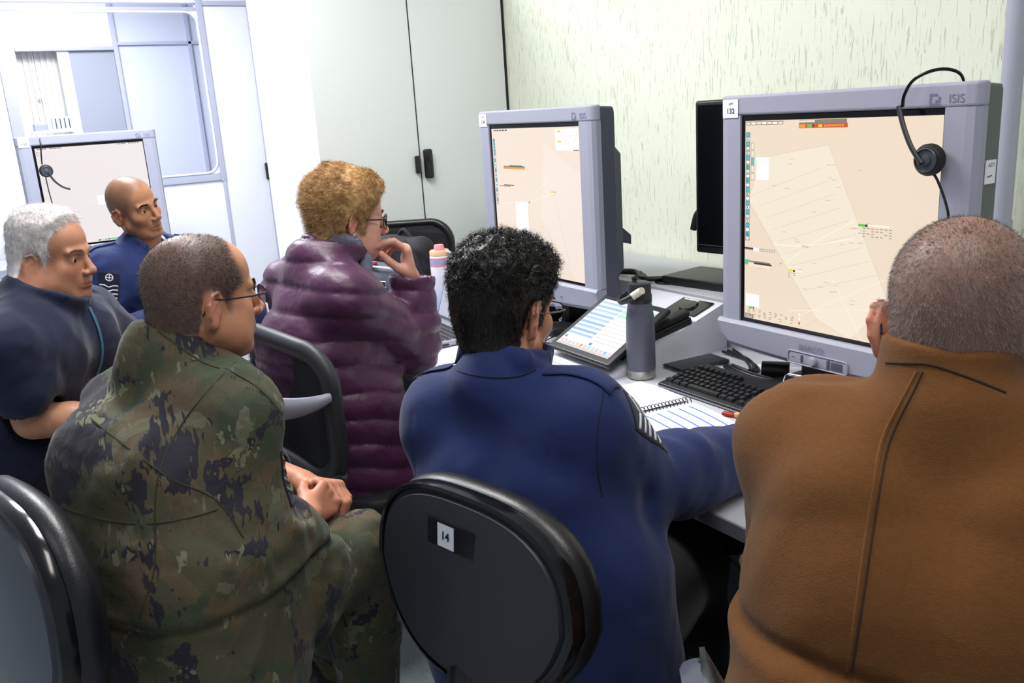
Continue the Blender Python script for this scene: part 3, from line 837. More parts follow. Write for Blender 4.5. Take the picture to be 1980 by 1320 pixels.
def glasses(r, mat, lensmat, shape='rect', wid=.027, hgt=.018, thick=.0014, y=.098, name='glasses', z=.004, temple=True):
    sv = r.sv; T = Matrix.Translation(Vector(r.hc))@Matrix(np.array(r.A@np.diag(sv)).tolist()).to_4x4()
    root = None; fr = MB(T)
    def outline(s):
        pts = []
        n = 28
        for k in range(n):
            a = 2*math.pi*k/n
            if shape == 'round': x, zz = wid*math.cos(a), hgt*math.sin(a)*1.0
            else:
                e = .5; x = wid*math.copysign(abs(math.cos(a))**e, math.cos(a)); zz = hgt*math.copysign(abs(math.sin(a))**e, math.sin(a))
            yy = y-.010*(abs(x+.033)/.06)**2
            pts.append((s*(.0335+x), yy, z+zz))
        return pts
    lm = MB(T)
    for s in (-1, 1):
        o = outline(s); fr.tube(o, thick, 8, closed=True)
        lm.add(o, [tuple(range(len(o)))], 0, False)
        fr.tube([(s*(.0335+wid), y-.010*((wid+.033)/.06)**2, z+hgt*.45), (s*.071, y-.018, z+hgt*.4), (s*.0765, y-.045, z+hgt*.35), (s*.0800, .010, z+.006), (s*.0825, -.014, z+.010), (s*.0815, -.030, z-.002), (s*.079, -.040, z-.018)], [thick, thick*1.3, thick*1.2, thick*1.1, thick*1.1, thick*1.2, thick*1.2], 8)
    fr.tube([(-.0085, y, z+hgt*.3), (-.004, y+.003, z+hgt*.5), (.004, y+.003, z+hgt*.5), (.0085, y, z+hgt*.3)], thick, 8)
    f = fr.build(name, mat, r.body, True); l = lm.build('lens', lensmat, f, True)
    return f
def eyebrows(r, mat, n=260, L=.008, y=.02, thick=.003):
    rng = np.random.RandomState(4)
    for s in (-1, 1):
        roots = []; dirs = []
        for i in range(n):
            t = rng.rand(); x = .013+.034*t; zc = .0265+.006*math.sin(t*math.pi*.8)-.004*t
            q = np.array([s*x, .13, zc+(rng.rand()-.5)*thick*2*(1-t*.5)])
            pw = r.hc+r.A@(q*r.sv); d = -(r.A[:, 1])
            hit = r.bbvh.ray_cast(Vector(pw), Vector(d), .12)
            if hit[0] is None: continue
            nn = np.array(hit[1]); roots.append(np.array(hit[0])); dd = r.A@np.array([s*.9, -.2, .45-.5*t+rng.randn()*.12]); dirs.append(nrm(dd+nn*.35))
        V, F = strands(np.array(roots), np.array(dirs), L, .0007, 2, rng=rng)
        np_obj('eyebrow', [(V, F)], mat, r.body)
def seam(name, r, pts, mat, rad=.0013, off=.0002, n=7, lift=None, closed=False):
    """a stitched ridge lying on the cloth: guide points are shot onto the surface, then swept as a thin cord"""
    out = []
    for p in arc_pts(pts, n):
        d = (p-Vector((0, 0, H_CAM))).normalized(); h = r.bvh.ray_cast(p-d*.25, d, .6)
        if h[0] is None: continue
        out.append(h[0]+h[1]*off)
    for _ in range(2): out = [out[0]]+[(out[i-1]+out[i]*2+out[i+1])/4 for i in range(1, len(out)-1)]+[out[-1]]
    b = MB(); b.tube(out, rad, 6); return b.build(name, mat, r.jacket, True)
# ------------------------------------------------------------------ the six people round the consoles
NP_ = np.array
def add(p, v, s=1.0): return tuple(np.array(p)+np.array(v)*s)
def build_brown():
    f = nrm((-.46, .89, 0)); lat = np.array([f[1], -f[0], 0])
    hd = ((0, .9, -.1), (0, 0, -1), dict(curl=(15, 25, 15)))
    c7 = NP_((-.535, .925, 1.095)); pel = NP_((-.45, .765, .54))
    S = dict(head=(-.562, .985, 1.184), hf=(-.52, .85, -.20), ho=dict(sc=1.05, w=1.0, neck_r=.064, jowl=.3), c7=c7, f=f,
             spine=[(pel, .185, .13), (pel+[-.03, .04, .17], .19, .135), (pel+[-.06, .11, .34], .20, .135), (c7+[.0, -.01, -.12]-f*.015, .195, .115)],
             shR=c7+lat*.19+[0, 0, -.055]+f*.02, shL=c7-lat*.160+[0, 0, -.070]+f*.025, elL=(-.735, .935, .845), wrL=(-.66, 1.17, .80), elR=(-.25, 1.12, .84), wrR=(-.42, 1.28, .80),
             handL=((.3, .95, -.05), (0, 0, -1), dict(curl=(25, 35, 20))), handR=((-.4, .9, -.05), (0, 0, -1), dict(curl=(25, 35, 20))),
             hipR=pel+lat*.09, hipL=pel-lat*.09, knR=(-.52, 1.13, .55), knL=(-.72, 1.07, .55), anR=(-.52, 1.2, .10), anL=(-.74, 1.15, .10),
             jshr=.072, jtrap=.062, jinfl=.008, scalp=.86, region=brown_region, flush=1.1, slr=(.074, .068, .058, .046))
    A = axes(f); hcn = NP_(S['head']); Ah = axes(S['hf'])
    def bp(P_, d):
        Q = (P_-hcn)@Ah/1.04
        # fold of skin across the back of the head
        zz = Q[:, 2]+.047+.004*np.cos(Q[:, 0]*60)
        return d+.0045*np.exp(-(zz/.0045)**2)*(Q[:, 1] < -.03)*np.exp(-(Q[:, 0]/.06)**4)-.003*np.exp(-((zz+.011)/.009)**2)*(Q[:, 1] < -.03)*np.exp(-(Q[:, 0]/.06)**4)
    S['bpost'] = bp
    up = nrm(c7-pel)
    def je(j):
        # stand collar round the neck
        j.frame(axes(nrm((-.46, .86, -.1)), (0, .15, 1)), c7+NP_((-.004, .000, .040)))
        j.cone((0, .018, -.03), (0, .026, .048), .083, .078, .010); j.cone((0, .04, .00), (0, .05, .12), .068, .068, .002, -1); j.box((0, .03, .103), (.13, .13, .053), .003, .006, -1)
        j.frame()
        # flared hem resting on the hips
        j.frame(A, pel); j.cone((-.10, -.01, .10), (-.12, -.02, -.06), .15, .175, .05); j.cone((.10, -.01, .10), (.12, -.02, -.06), .15, .175, .05); j.frame()
        j.plane(pel+[0, 0, -.08], (0, 0, -1), .01)
    def jp(P_, d):
        X = (P_-c7)@A
        near = np.abs(d) < .03; d = d.copy()
        back = X[:, 1] < .05
        # armhole seam, yoke fold, waist tuck
        wz = X[:, 2]+.235+.10*X[:, 0]+.25*np.maximum(-X[:, 0]-.12, 0)
        d += .010*np.exp(-(wz/.008)**2)*back-.016*sstep(.012, -.02, wz)*back*np.exp(-np.minimum(wz, 0)**2/.02)
        d += folds(P_, 11, .0035, 5.0, (1, 1, .6)) + .0025*wob(P_*[1, 1, .6], 14, 5)
        e = NP_(S['shL'])
        d += .010*np.sin(((P_-e)@nrm((-.3, .9, .1)))*95)*np.exp(-(np.linalg.norm(P_-(e+[.0, .04, .04]), axis=1)/.065)**2)
        return d
    r = person('person with cropped grey hair in a brown felt jacket, seen from behind on the right', S, MATS['brown_felt'], MATS['dark_trouser'], MATS['skin_ruddy'], MATS['black_leather'], jacket_post=jp, jacket_extra=je, jacket_name='jacket')
    rng = np.random.RandomState(2); N = vnormals(r.V, r.F); L = lambda V: (V-r.hc)@r.A/r.sv
    w = lambda V: sstep(-.01, .012, brown_region(L(V)))*(np.linalg.norm(V-r.hc, axis=1) < .16)*(np.abs(L(V)[:, 0]) < .086)
    rt, nn = pick(r.V, r.F, w, 26000, rng, N); Q = L(rt)
    sw = np.stack([-Q[:, 0]*0+.3*np.sin(Q[:, 2]*40), -Q[:, 2]*4, -np.ones(len(Q))*.55], -1)@r.A.T
    dirs = nrmrows(nn*.75+nrmrows(sw)*.75+rng.randn(*nn.shape)*.22)
    V1, F1 = strands(rt, dirs, .0052+.002*rng.rand(len(rt)), .00045, 2, rng=rng)
    k = rng.rand(len(rt)) < sstep(.0, .05, np.abs(Q[:, 0])*.9+np.clip(-Q[:, 1], 0, .03)*0-(.02))*.75+.15
    o = np_obj('hair', [(V1, F1)], [MATS['hair_brown_grey'], MATS['hair_grey']], r.body)
    mi = np.repeat(k.astype(np.int32), 2); o.data.polygons.foreach_set('material_index', mi[:len(o.data.polygons)])
    seam('back_seam', r, [(-.516, .840, 1.172), (-.517, .826, 1.151), (-.521, .796, 1.105), (-.517, .776, 1.053), (-.510, .753, .984), (-.503, .732, .921), (-.498, .715, .869)], MATS['brown_thread'], .0016)
    seam('back_seam', r, [(-.521, .838, 1.172), (-.523, .823, 1.151), (-.527, .792, 1.105), (-.522, .773, 1.053), (-.515, .750, .984), (-.507, .729, .921), (-.502, .712, .869)], MATS['brown_felt'], .0028, -.0008)
    seam('collar_seam', r, [(-.553, .830, 1.177), (-.537, .845, 1.176), (-.523, .866, 1.173), (-.499, .896, 1.158), (-.473, .928, 1.139)], MATS['brown_thread'], .0016)
    # temple end of his spectacles over the left ear
    T = lambda q: r.hc+r.A@(NP_(q)*r.sv)
    g = MB(); g.tube([T(q) for q in ((-.074, .06, .012), (-.0800, .005, .014), (-.0830, -.016, .017), (-.0815, -.030, .006), (-.0795, -.038, -.008))], .0016, 8)
    g.tube([T(q) for q in ((.074, .06, .012), (.0800, .005, .014), (.0830, -.016, .017), (.0815, -.030, .006), (.0795, -.038, -.008))], .0016, 8)
    g.tube([T(q) for q in ((-.074, .06, .012), (-.06, .098, .012), (-.01, .112, .014), (.01, .112, .014), (.06, .098, .012), (.074, .06, .012))], .0014, 8)
    g.build('glasses', MATS['frame_steel'], r.body, True)
    return r
def brown_region(Q):
    x, y, z = Q[:, 0], Q[:, 1], Q[:, 2]
    yl = np.interp(z, [-.02, .02, .05, .085, .12], [.012, .02, .045, .068, .08])
    zb = np.interp(y, [-.10, -.046, -.036, .0, .02], [-.085, -.070, .020, .024, -.01])
    return np.minimum(yl-y, z-zb)
def camo_region(Q):
    x, y, z = Q[:, 0], Q[:, 1], Q[:, 2]
    yl = np.interp(z, [-.02, .02, .035, .055, .085, .12], [.016, .028, .052, .050, .040, .045])
    zb = np.interp(y, [-.10, -.046, -.032, .0, .02], [-.055, -.045, .026, .028, -.014])
    return np.minimum(yl-y, z-zb)+.002*wob(Q, 70, 3)
def build_curly():
    f = nrm((-.47, .88, 0)); lat = np.array([f[1], -f[0], 0]); A = axes(f)
    c7 = NP_((-1.20, .725, 1.028)); pel = NP_((-1.115, .745, .55))
    S = dict(head=(-1.242, .775, 1.132), hf=(-.30, .95, -.16), ho=dict(sc=.98, w=.97, neck_r=.056), c7=c7, f=f,
             spine=[(pel, .175, .125), (pel+[-.02, .0, .15], .17, .12), (pel+[-.06, .0, .30], .185, .125), (c7+[0, 0, -.12]+f*.03, .185, .105)],
             shR=(-1.065, .800, .970), shL=(-1.300, .680, .945), elR=(-1.06, .91, .835), wrR=(-1.085, 1.19, .80), elL=(-1.46, .84, .80), wrL=(-1.45, 1.08, .795),
             handR=((-.1, .99, -.05), (0, 0, -1), dict(curl=(20, 30, 20))), handL=((.4, .9, -.05), (0, 0, -1), dict(curl=(20, 30, 20))),
             hipR=pel+lat*.09, hipL=pel-lat*.09, knR=(-1.19, 1.13, .56), knL=(-1.38, 1.05, .56), anR=(-1.20, 1.18, .10), anL=(-1.40, 1.12, .10),
             jshr=.068, jinfl=.008, region=curly_region, flush=.9, slr=(.070, .064, .060, .054), tr=(.100, .088, .075, .066))
    def je(j):
        j.frame(axes(nrm((-.3, .92, -.25)), (0, .2, 1)), c7+NP_((0, .004, .028)))
        j.cone((0, .028, -.03), (0, .030, .034), .073, .069, .012); j.cone((0, .035, .00), (0, .045, .09), .060, .060, .002, -1); j.box((0, .03, .095), (.13, .13, .055), .003, .006, -1)
        # collar fall
        j.cone((-.05, -.018, .020), (.05, -.018, .020), .026, .026, .01, sq=(1, .6, 1)); j.cone((.055, -.012, .016), (.066, .05, -.005), .022, .014, .008)
        j.cone((-.055, -.012, .016), (-.066, .05, -.005), .022, .014, .008)
        j.frame()
        j.frame(A, pel); j.cone((-.08, 0, .16), (-.08, -.01, .02), .135, .15, .05); j.cone((.08, 0, .16), (.08, -.01, .02), .135, .15, .05); j.frame()
        j.plane(pel+[0, 0, -.06], (0, 0, -1), .01)
    def jp(P_, d):
        X = (P_-c7)@A; back = X[:, 1] < .08
        sx = X[:, 0]-.135-.05*(X[:, 2]+.1); d = d+.0025*np.exp(-(sx/.004)**2)*back*(X[:, 2] < -.04)
        sx = X[:, 0]+.125+.05*(X[:, 2]+.1); d = d+.0020*np.exp(-(sx/.004)**2)*back*(X[:, 2] < -.04)
        d += folds(P_, 21, .0055, 5.0, (1, 1, .8))+.003*wob(P_, 13, 8)
        d += joint_folds(P_, NP_(S['elR'])+[0, 0, .01], (0, 1, 0), .006, .10, 85, 3)
        # puff where the shirt bulges over the chair back
        return d
    r = person('person with curly black hair in a blue uniform jacket, seen from behind in the middle', S, MATS['navy_wool'], MATS['dark_trouser'], MATS['skin_olive'], MATS['black_leather'], jacket_post=jp, jacket_extra=je)
    seam('collar_seam', r, [(-1.158, 0.612, 1.089), (-1.142, 0.632, 1.077), (-1.119, 0.664, 1.068), (-1.097, 0.698, 1.067), (-1.083, 0.723, 1.076)], MATS['navy_trouser'], .0015)
    seam('armhole_seam', r, [(-1.010, .800, 1.045), (-1.006, .781, .984), (-.996, .770, .930), (-.983, .767, .883)], MATS['navy_trouser'], .0013)
    # hair: dark cap, curls on top
    th = lambda Q: .0065+.010*sstep(.02, .10, Q[:, 2])+.005*sstep(.0, .06, Q[:, 1])*sstep(.04, .08, Q[:, 2])
    V, F = hair_shell(r, 'hair', None, th, curly_region, .003, lambda Q: (.0032*wob(Q, 95, 4)+.0025*np.abs(wob(Q, 60, 9)))*sstep(.01, .08, Q[:, 2])+.0008*wob(Q, 150, 2))
    rng = np.random.RandomState(5); N = vnormals(V, F); L = lambda V: (V-r.hc)@r.A/r.sv
    rt, nn = pick(V, F, lambda V: .15+sstep(.01, .08, L(V)[:, 2])+.4*sstep(-.02, .04, L(V)[:, 1]), 5200, rng, N); Q = L(rt)
    top = sstep(.0, .08, Q[:, 2])
    dirs = nrmrows(nn*(.35+.35*top)[:, None]+rng.randn(*nn.shape)*.5*top[:, None]+np.array([0, 0, -1])*(1-top)[:, None]*1.0+rng.randn(*nn.shape)*.15)
    V1, F1 = strands(rt, dirs,   .008+.007*top*rng.rand(len(rt)), .0015, 6, curl=.30, rng=rng, wave=1.3)
    rt, nn = pick(V, F, lambda V: 1-.6*sstep(.03, .08, L(V)[:, 2]), 9000, rng, N)
    V2, F2 = strands(rt, nrmrows(nn*.30+np.array([.1, 0, -1])+rng.randn(*nn.shape)*.2), .010, .0006, 2, rng=rng)
    np_obj('hair', [(V, F), (V1, F1), (V2, F2)], MATS['hair_black'], r.body)
    glasses(r, MATS['frame_black'], MATS['lens_glass'], 'rect', .027, .0185, .0013, y=.108, z=.000)
    eyebrows(r, MATS['brow_dark'])
    # white rank chevrons on the right upper sleeve
    sh, el, wr = (NP_(S[k]) for k in ('shR', 'elR', 'wrR'))
    polys = []
    for k in range(5):
        o = -.040+.018*k
        for s in (-1, 1): polys.append((((0, o-.006), (s*.030, o+.008), (s*.030, o+.0145), (0, o+.0005)) if s > 0 else ((0, o+.0005), (s*.030, o+.0145), (s*.030, o+.008), (0, o-.006)), 0, .0012))
    polys = [(((-.036, -.056), (.036, -.056), (.036, .058), (-.036, .058)), 1, 0)]+polys
    ori = sh*.50+el*.50+NP_((.04, .04, .06))
    ax = nrm(el-sh+NP_((0, .14, .06))); nrmv = nrm(NP_((.55, -.35, .80))-ax*np.dot(NP_((.55, -.35, .80)), ax)); rt_ = np.cross(ax, nrmv)
    patch('rank_patch', r.bvh, polys, ori, -rt_, -ax, [MATS['white_cotton'], MATS['navy_trouser']], r.body, direction=-nrmv)
    # shoulder strap
    for sgn, s_ in ((1, 'shR'), (-1, 'shL')):
        s0 = NP_(S[s_]); a = nrm((s0-c7)*[1, 1, 0]); u = np.cross((0, 0, 1), a)
        patch('epaulette', r.bvh, [(((-.055, -.024), (.062, -.024), (.062, .024), (-.055, .024)), 0, .003)], s0+a*-.005+NP_((0, 0, .06)), a, u, [MATS['navy_wool']], r.body, direction=(0, 0, -1))
    return r
def curly_region(Q):
    x, y, z = Q[:, 0], Q[:, 1], Q[:, 2]
    yl = np.interp(z, [-.02, .02, .045, .075, .10], [.026, .034, .052, .070, .085])
    zb = np.interp(y, [-.12, -.048, -.030, .0, .006, .03], [-.072, -.062, .018, .026, -.018, -.022])
    return np.minimum(yl-y, z-zb)
def build_camo():
    f = nrm((-.38, .92, 0)); lat = np.array([f[1], -f[0], 0]); A = axes(f)
    c7 = NP_((-1.665, .295, 1.058)); pel = NP_((-1.555, .215, .55))
    S = dict(head=(-1.652, .375, 1.160), hf=(-.14, .99, -.04), ho=dict(sc=1.01, w=1.02, neck_r=.066, jowl=1.0, long=.95), c7=c7, f=f,
             spine=[(pel, .19, .14), (pel+[-.02, .01, .17], .185, .135), (pel+[-.05, .02, .32], .185, .128), (c7+[0, 0, -.12]+f*.02, .17, .105)],
             shR=(-1.525, .355, .965), shL=(-1.79, .24, .940), elR=(-1.455, .360, .735), wrR=(-1.600, .500, .705), elL=(-1.93, .42, .74), wrL=(-1.755, .545, .710),
             handR=((-.55, .70, .05), (-.8, -.5, -.3), dict(curl=(50, 60, 35), thumb=(30, 30), sc=.95)), handL=((.75, .55, .0), (.2, -.3, -.8), dict(curl=(45, 55, 35))), bareR=1.42, bareL=1.42,
             hipR=pel+lat*.10, hipL=pel-lat*.10, knR=(-1.605, .590, .585), knL=(-1.84, .56, .56), anR=(-1.58, .575, .10), anL=(-1.93, .62, .10), toeR=(-.1, 1, 0), toeL=(-.55, .8, 0),
             jshr=.078, jtrap=.066, jinfl=.012, scalp=.97, region=camo_region, flush=1.0, tr=(.102, .080, .070, .062), handflush=.5)
    def je(j):
        j.frame(axes(nrm((-.30, .90, -.30)), (0, .3, 1)), c7+NP_((0, .006, .026)))
        j.cone((0, .026, -.03), (0, .034, .036), .086, .083, .010); j.cone((0, .038, .00), (0, .05, .09), .072, .072, .002, -1); j.box((0, .03, .09), (.13, .13, .052), .003, .006, -1)
        j.frame()
        j.frame(A, pel); j.cone((-.08, 0, .16), (-.09, -.01, -.02), .15, .165, .05); j.cone((.08, 0, .16), (.09, .0, -.02), .16, .17, .05)
        j.cone((.10, .02, .05), (.11, .20, .065), .13, .10, .04); j.cone((-.10, .02, .05), (-.11, .20, .065), .13, .10, .04); j.frame()
        j.plane(pel+[0, 0, -.07], (0, 0, -1), .01)
        # rolled cuffs
        for sd in 'RL':
            e, w = NP_(S['el'+sd]), NP_(S['wr'+sd]); j.cone(e+(w-e)*-.05, e+(w-e)*.40, .074, .072, .006); j.cone(e+(w-e)*.40, e+(w-e)*.8, .052, .052, .002, -1)
    def jp(P_, d):
        X = (P_-c7)@A; back = X[:, 1] < .10; d = d.copy()
        # yoke seam, side seams, waist drawcord
        wz = X[:, 2]+.36; d += .006*np.exp(-(wz/.007)**2)-.003*np.exp(-((wz-.018)/.012)**2)
        d += folds(P_, 31, .0075, 5.5, (1, 1, .8))+folds(P_, 34, .003, 13)+.002*wob(P_, 22, 8)
        d += joint_folds(P_, S['elR'], nrm(NP_(S['elR'])-NP_(S['shR'])), .005, .10, 90, 3)
        return d
    def tp(P_, d): return d+folds(P_, 41, .007, 6)+folds(P_, 44, .003, 14)+joint_folds(P_, S['knR'], (0, 1, -1), .004, .12, 80, 2)
    r = person('person in green camouflage fatigues and thin glasses, hands clasped, at the left front', S, MATS['camouflage'], MATS['camouflage'], MATS['skin_tan'], MATS['black_leather'], jacket_post=jp, jacket_extra=je, tr_post=tp, jacket_name='camouflage_jacket', trouser_name='camouflage_trousers')
    rng = np.random.RandomState(2); N = vnormals(r.V, r.F); L = lambda V: (V-r.hc)@r.A/r.sv
    w = lambda V: sstep(-.006, .016, camo_region(L(V)))*(np.linalg.norm(V-r.hc, axis=1) < .17)*(np.abs(L(V)[:, 0]) < .086)*(1-.55*sstep(.09, .12, L(V)[:, 2]))
    rt, nn = pick(r.V, r.F, w, 21000, rng, N)
    dirs = nrmrows(nn*.6+r.A[:, 1]*.45+np.array([0, 0, -.35])+rng.randn(*nn.shape)*.25)
    V1, F1 = strands(rt, dirs, .0050+.0025*rng.rand(len(rt)), .0005, 2, rng=rng)
    np_obj('hair', [(V1, F1)], MATS['hair_dark_buzz'], r.body)
    glasses(r, MATS['frame_steel'], MATS['lens_glass'], 'rect', .026, .0150, .0014, y=.107, z=.006)
    eyebrows(r, MATS['brow_dark'], 380, .010, thick=.004)
    for pts in ([(-1.604, .138, 1.01), (-1.558, .184, .955), (-1.503, .239, .894), (-1.464, .286, .865), (-1.439, .310, .832), (-1.417, .324, .788)],
                [(-1.479, .370, 1.080), (-1.499, .310, 1.024), (-1.511, .267, .975), (-1.516, .228, .912), (-1.509, .208, .849), (-1.490, .187, .746), (-1.489, .140, .649)],
                [(-1.562, .269, 1.140), (-1.541, .291, 1.116), (-1.511, .322, 1.084), (-1.492, .346, 1.071)], [(-1.437, .342, 1.084), (-1.401, .382, 1.049), (-1.372, .406, 1.005)],
                [(-1.543, .072, .879), (-1.502, .125, .854), (-1.458, .188, .843), (-1.423, .248, .849), (-1.402, .286, .859)]):
        seam('seam', r, pts, MATS['camo_collar'], .0016)
    # dark badge with olive chevrons on the right sleeve, facing forward
    sh, el = NP_(S['shR']), NP_(S['elR']); ax = nrm(el-sh); nv = nrm(NP_((.25, .9, .25))); nv = nrm(nv-ax*(nv@ax)); rt_ = np.cross(ax, nv)
    polys = [(((-.030, -.055), (.030, -.055), (.030, .045), (-.030, .045)), 0, 0)]
    for k in range(4):
        o = -.03+.018*k
        polys += [(((0, o-.005), (.024, o+.006), (.024, o+.012), (0, o+.001)), 1, .0012), (((0, o+.001), (-.024, o+.012), (-.024, o+.006), (0, o-.005)), 1, .0012)]
    patch('rank_badge', r.bvh, polys, (sh*.50+el*.50)+nv*.09, -rt_, -ax, [MATS['navy_trouser'], MATS['badge_olive']], r.body, direction=-nv)
    return r
def build_woman():
    f = nrm((-.12, .99, 0)); lat = np.array([f[1], -f[0], 0]); A = axes(f)
    c7 = NP_((-2.235, .815, 1.105)); pel = NP_((-2.21, .83, .57))
    S = dict(head=(-2.245, .925, 1.205), hf=(.10, .98, -.14), hu=(0, .0, 1), ho=dict(sc=.97, w=.94, neck_r=.052, jowl=.4, lips=.9, nose=.95, bridge=.002), c7=c7, f=f,
             spine=[(pel, .17, .13), (pel+[0, -.03, .15], .155, .12), (pel+[-.01, -.06, .30], .155, .125), (c7+[0.01, .01, -.11], .145, .11)],
             shR=(-2.105, .825, 1.020), shL=(-2.38, .79, 1.020), elR=(-2.185, 1.045, .835), wrR=(-2.195, 1.068, 1.030), elL=(-2.57, .98, .84), wrL=(-2.69, 1.19, .803),
             handR=((-.05, -.10, .80), (-.35, -.9, .2), dict(curls=[(42, 42, 22), (55, 55, 30), (62, 60, 30), (68, 62, 30)], thumb=(30, 14), tf=.85, spread=3, sc=1.03)), handL=((-.15, .95, -.08), (0, 0, -1), dict(curl=(15, 25, 15))),
             hipR=pel+lat*.09, hipL=pel-lat*.09, knR=(-2.15, 1.24, .57), knL=(-2.38, 1.24, .57), anR=(-2.14, 1.20, .10), anL=(-2.38, 1.20, .10),
             jshr=.066, jinfl=.012, jtrap=.055, region=woman_region, scalp=.6, flush=1.2, gaze=(0, 1, -.05), handflush=.7, slr=(.072, .062, .056, .050))
    def je(j):
        j.frame(axes(nrm((-.05, .90, -.30)), (0, .3, 1)), c7+NP_((0, .015, .01)))
        j.cone((0, .022, -.03), (0, .026, .050), .088, .084, .014); j.cone((0, .04, .00), (0, .055, .12), .074, .074, .002, -1); j.box((0, .03, .108), (.13, .13, .055), .003, .006, -1)
        j.frame()
        j.frame(A, pel); j.cone((-.06, 0, .16), (-.07, -.01, -.10), .14, .15, .05); j.cone((.06, 0, .16), (.08, .01, -.12), .14, .16, .05); j.frame()
        j.plane(pel+[0, 0, -.12], (0, 0, -1), .01); e_, w_ = NP_(S['elR']), NP_(S['wrR']); u_ = nrm(w_-e_); j.cone(w_+u_*.050, w_+u_*.13, .080, .080, .004, -1)
    def jp(P_, d):
        X = (P_-c7)@A; d = d.copy()
        sh, el, wr = (NP_(S[k]) for k in ('shR', 'elR', 'wrR'))
        zt = X[:, 2]+.22*X[:, 1]+.010*wob(P_, 7, 3)
        q = np.abs(np.sin(zt*math.pi/.066)); arm = ((P_-el)@nrm(sh-el)); fa = (P_-el)@nrm(wr-el)
        onarm = sstep(.10, .04, np.linalg.norm(np.cross(P_-el, nrm(sh-el)), axis=1))*(X[:, 0] > .0)*sstep(-.02, .06, X[:, 1])
        onfa = (P_[:, 1] > el[1]-.08)*(P_[:, 0] > -2.32)*sstep(.12, .07, np.linalg.norm(np.cross(P_-el, nrm(wr-el)), axis=1))
        q2 = np.abs(np.sin(arm*math.pi/.072)); q3 = np.abs(np.sin((fa+.02)*math.pi/.062))
        q = q*(1-onarm)+q2*onarm; q = q*(1-onfa)+q3*onfa
        d += -.0095*np.power(q, .5)+.006
        return d+folds(P_, 51, .0015, 7)+folds(P_, 52, .0012, 19)+joint_folds(P_, el, (0, 1, 1), .004, .09, 100, 2)
    r = person('person with short blonde hair and black glasses in a plum quilted jacket', S, MATS['plum_nylon'], MATS['dark_trouser'], MATS['skin_pale'], MATS['black_leather'], jacket_post=jp, jacket_extra=je, h=.003)
    # hair
    th = lambda Q: .013+.009*sstep(.0, .09, Q[:, 2])+.008*sstep(.03, -.08, Q[:, 1])*sstep(-.05, .03, Q[:, 2])+.004*sstep(.03, .08, Q[:, 1])
    wavef = lambda Q: .0016*np.sin((Q[:, 1]*.8+Q[:, 2]*1.0)*130+2.2*wob(Q, 32, 3))+.0014*wob(Q, 60, 6)+.0015*wob(Q, 140, 7)
    V, F = hair_shell(r, 'hair', None, th, woman_region, .003, wavef)
    rng = np.random.RandomState(6); N = vnormals(V, F); L = lambda V: (V-r.hc)@r.A/r.sv
    rt, nn = pick(V, F, lambda V: 1+0*V[:, 0], 21000, rng, N); Q = L(rt)
    fl = np.stack([.25*np.sin(Q[:, 1]*60)+.8*sstep(-.02, .07, Q[:, 1])*sstep(.03, .09, Q[:, 2]), -.75+.35*sstep(-.02, .07, Q[:, 1]), -.25-1.2*sstep(.06, -.02, Q[:, 2])], -1)@r.A.T
    dirs = nrmrows(nn*.28+nrmrows(fl)*.9+rng.randn(*nn.shape)*.16+.35*np.stack([wob(rt, 45, 1), wob(rt, 45, 2), wob(rt, 45, 5)], -1))
    V1, F1 = strands(rt, dirs, .018+.020*rng.rand(len(rt)), .0009, 5, curl=.14, rng=rng, bend=-nn*.30, wave=.8)
    np_obj('hair', [(V, F), (V1, F1)], MATS['hair_blonde'], r.body)
    glasses(r, MATS['frame_black'], MATS['lens_glass'], 'round', .0255, .0215, .0019, y=.102, z=.000)
    eyebrows(r, MATS['brow_light'])
    # grey scarf under the collar
    s = SDF(); s.frame(axes(nrm((0, .80, -.42)), (0, .4, 1)), c7+NP_((0, .03, .02)))
    ring = [(.057*math.cos(a), .022+.064*math.sin(a), .024+.008*math.sin(2*a)) for a in np.linspace(0, 2*math.pi, 17)]
    s.path(ring, [.014]*17, .008); ring = [(.055*math.cos(a), .026+.062*math.sin(a), .046+.006*math.cos(2*a)) for a in np.linspace(0, 2*math.pi, 17)]
    s.path(ring, [.012]*17, .006); s.path([(.05, .085, .02), (.055, .10, -.04), (.05, .10, -.12)], [.020, .022, .024], .01)
    s.frame(); s.post = lambda P_, d: d+folds(P_, 3, .003, 20)
    sdf_obj('scarf', s, c7-.25, c7+.25, .004, MATS['scarf_grey'], r.body)
    T = lambda q: r.hc+r.A@(NP_(q)*r.sv)
    e = MB(); c = T((.086, -.012, -.040)); e.tube([tuple(c+NP_((.0, .007*math.cos(a), .008*math.sin(a)))) for a in np.linspace(0, 2*math.pi, 17)[:-1]], .0013, 8, closed=True)
    e.build('earring', MATS['earring_silver'], r.body, True)
    return r
def woman_region(Q):
    x, y, z = Q[:, 0], Q[:, 1], Q[:, 2]
    yl = np.interp(z, [-.03, .0, .03, .05, .075, .10], [.022, .030, .044, .060, .078, .10])
    zb = np.interp(y, [-.12, -.050, -.035, -.005, .01, .03], [-.078, -.066, .004, .010, -.026, -.030])
    return np.minimum(yl-y, z-zb)
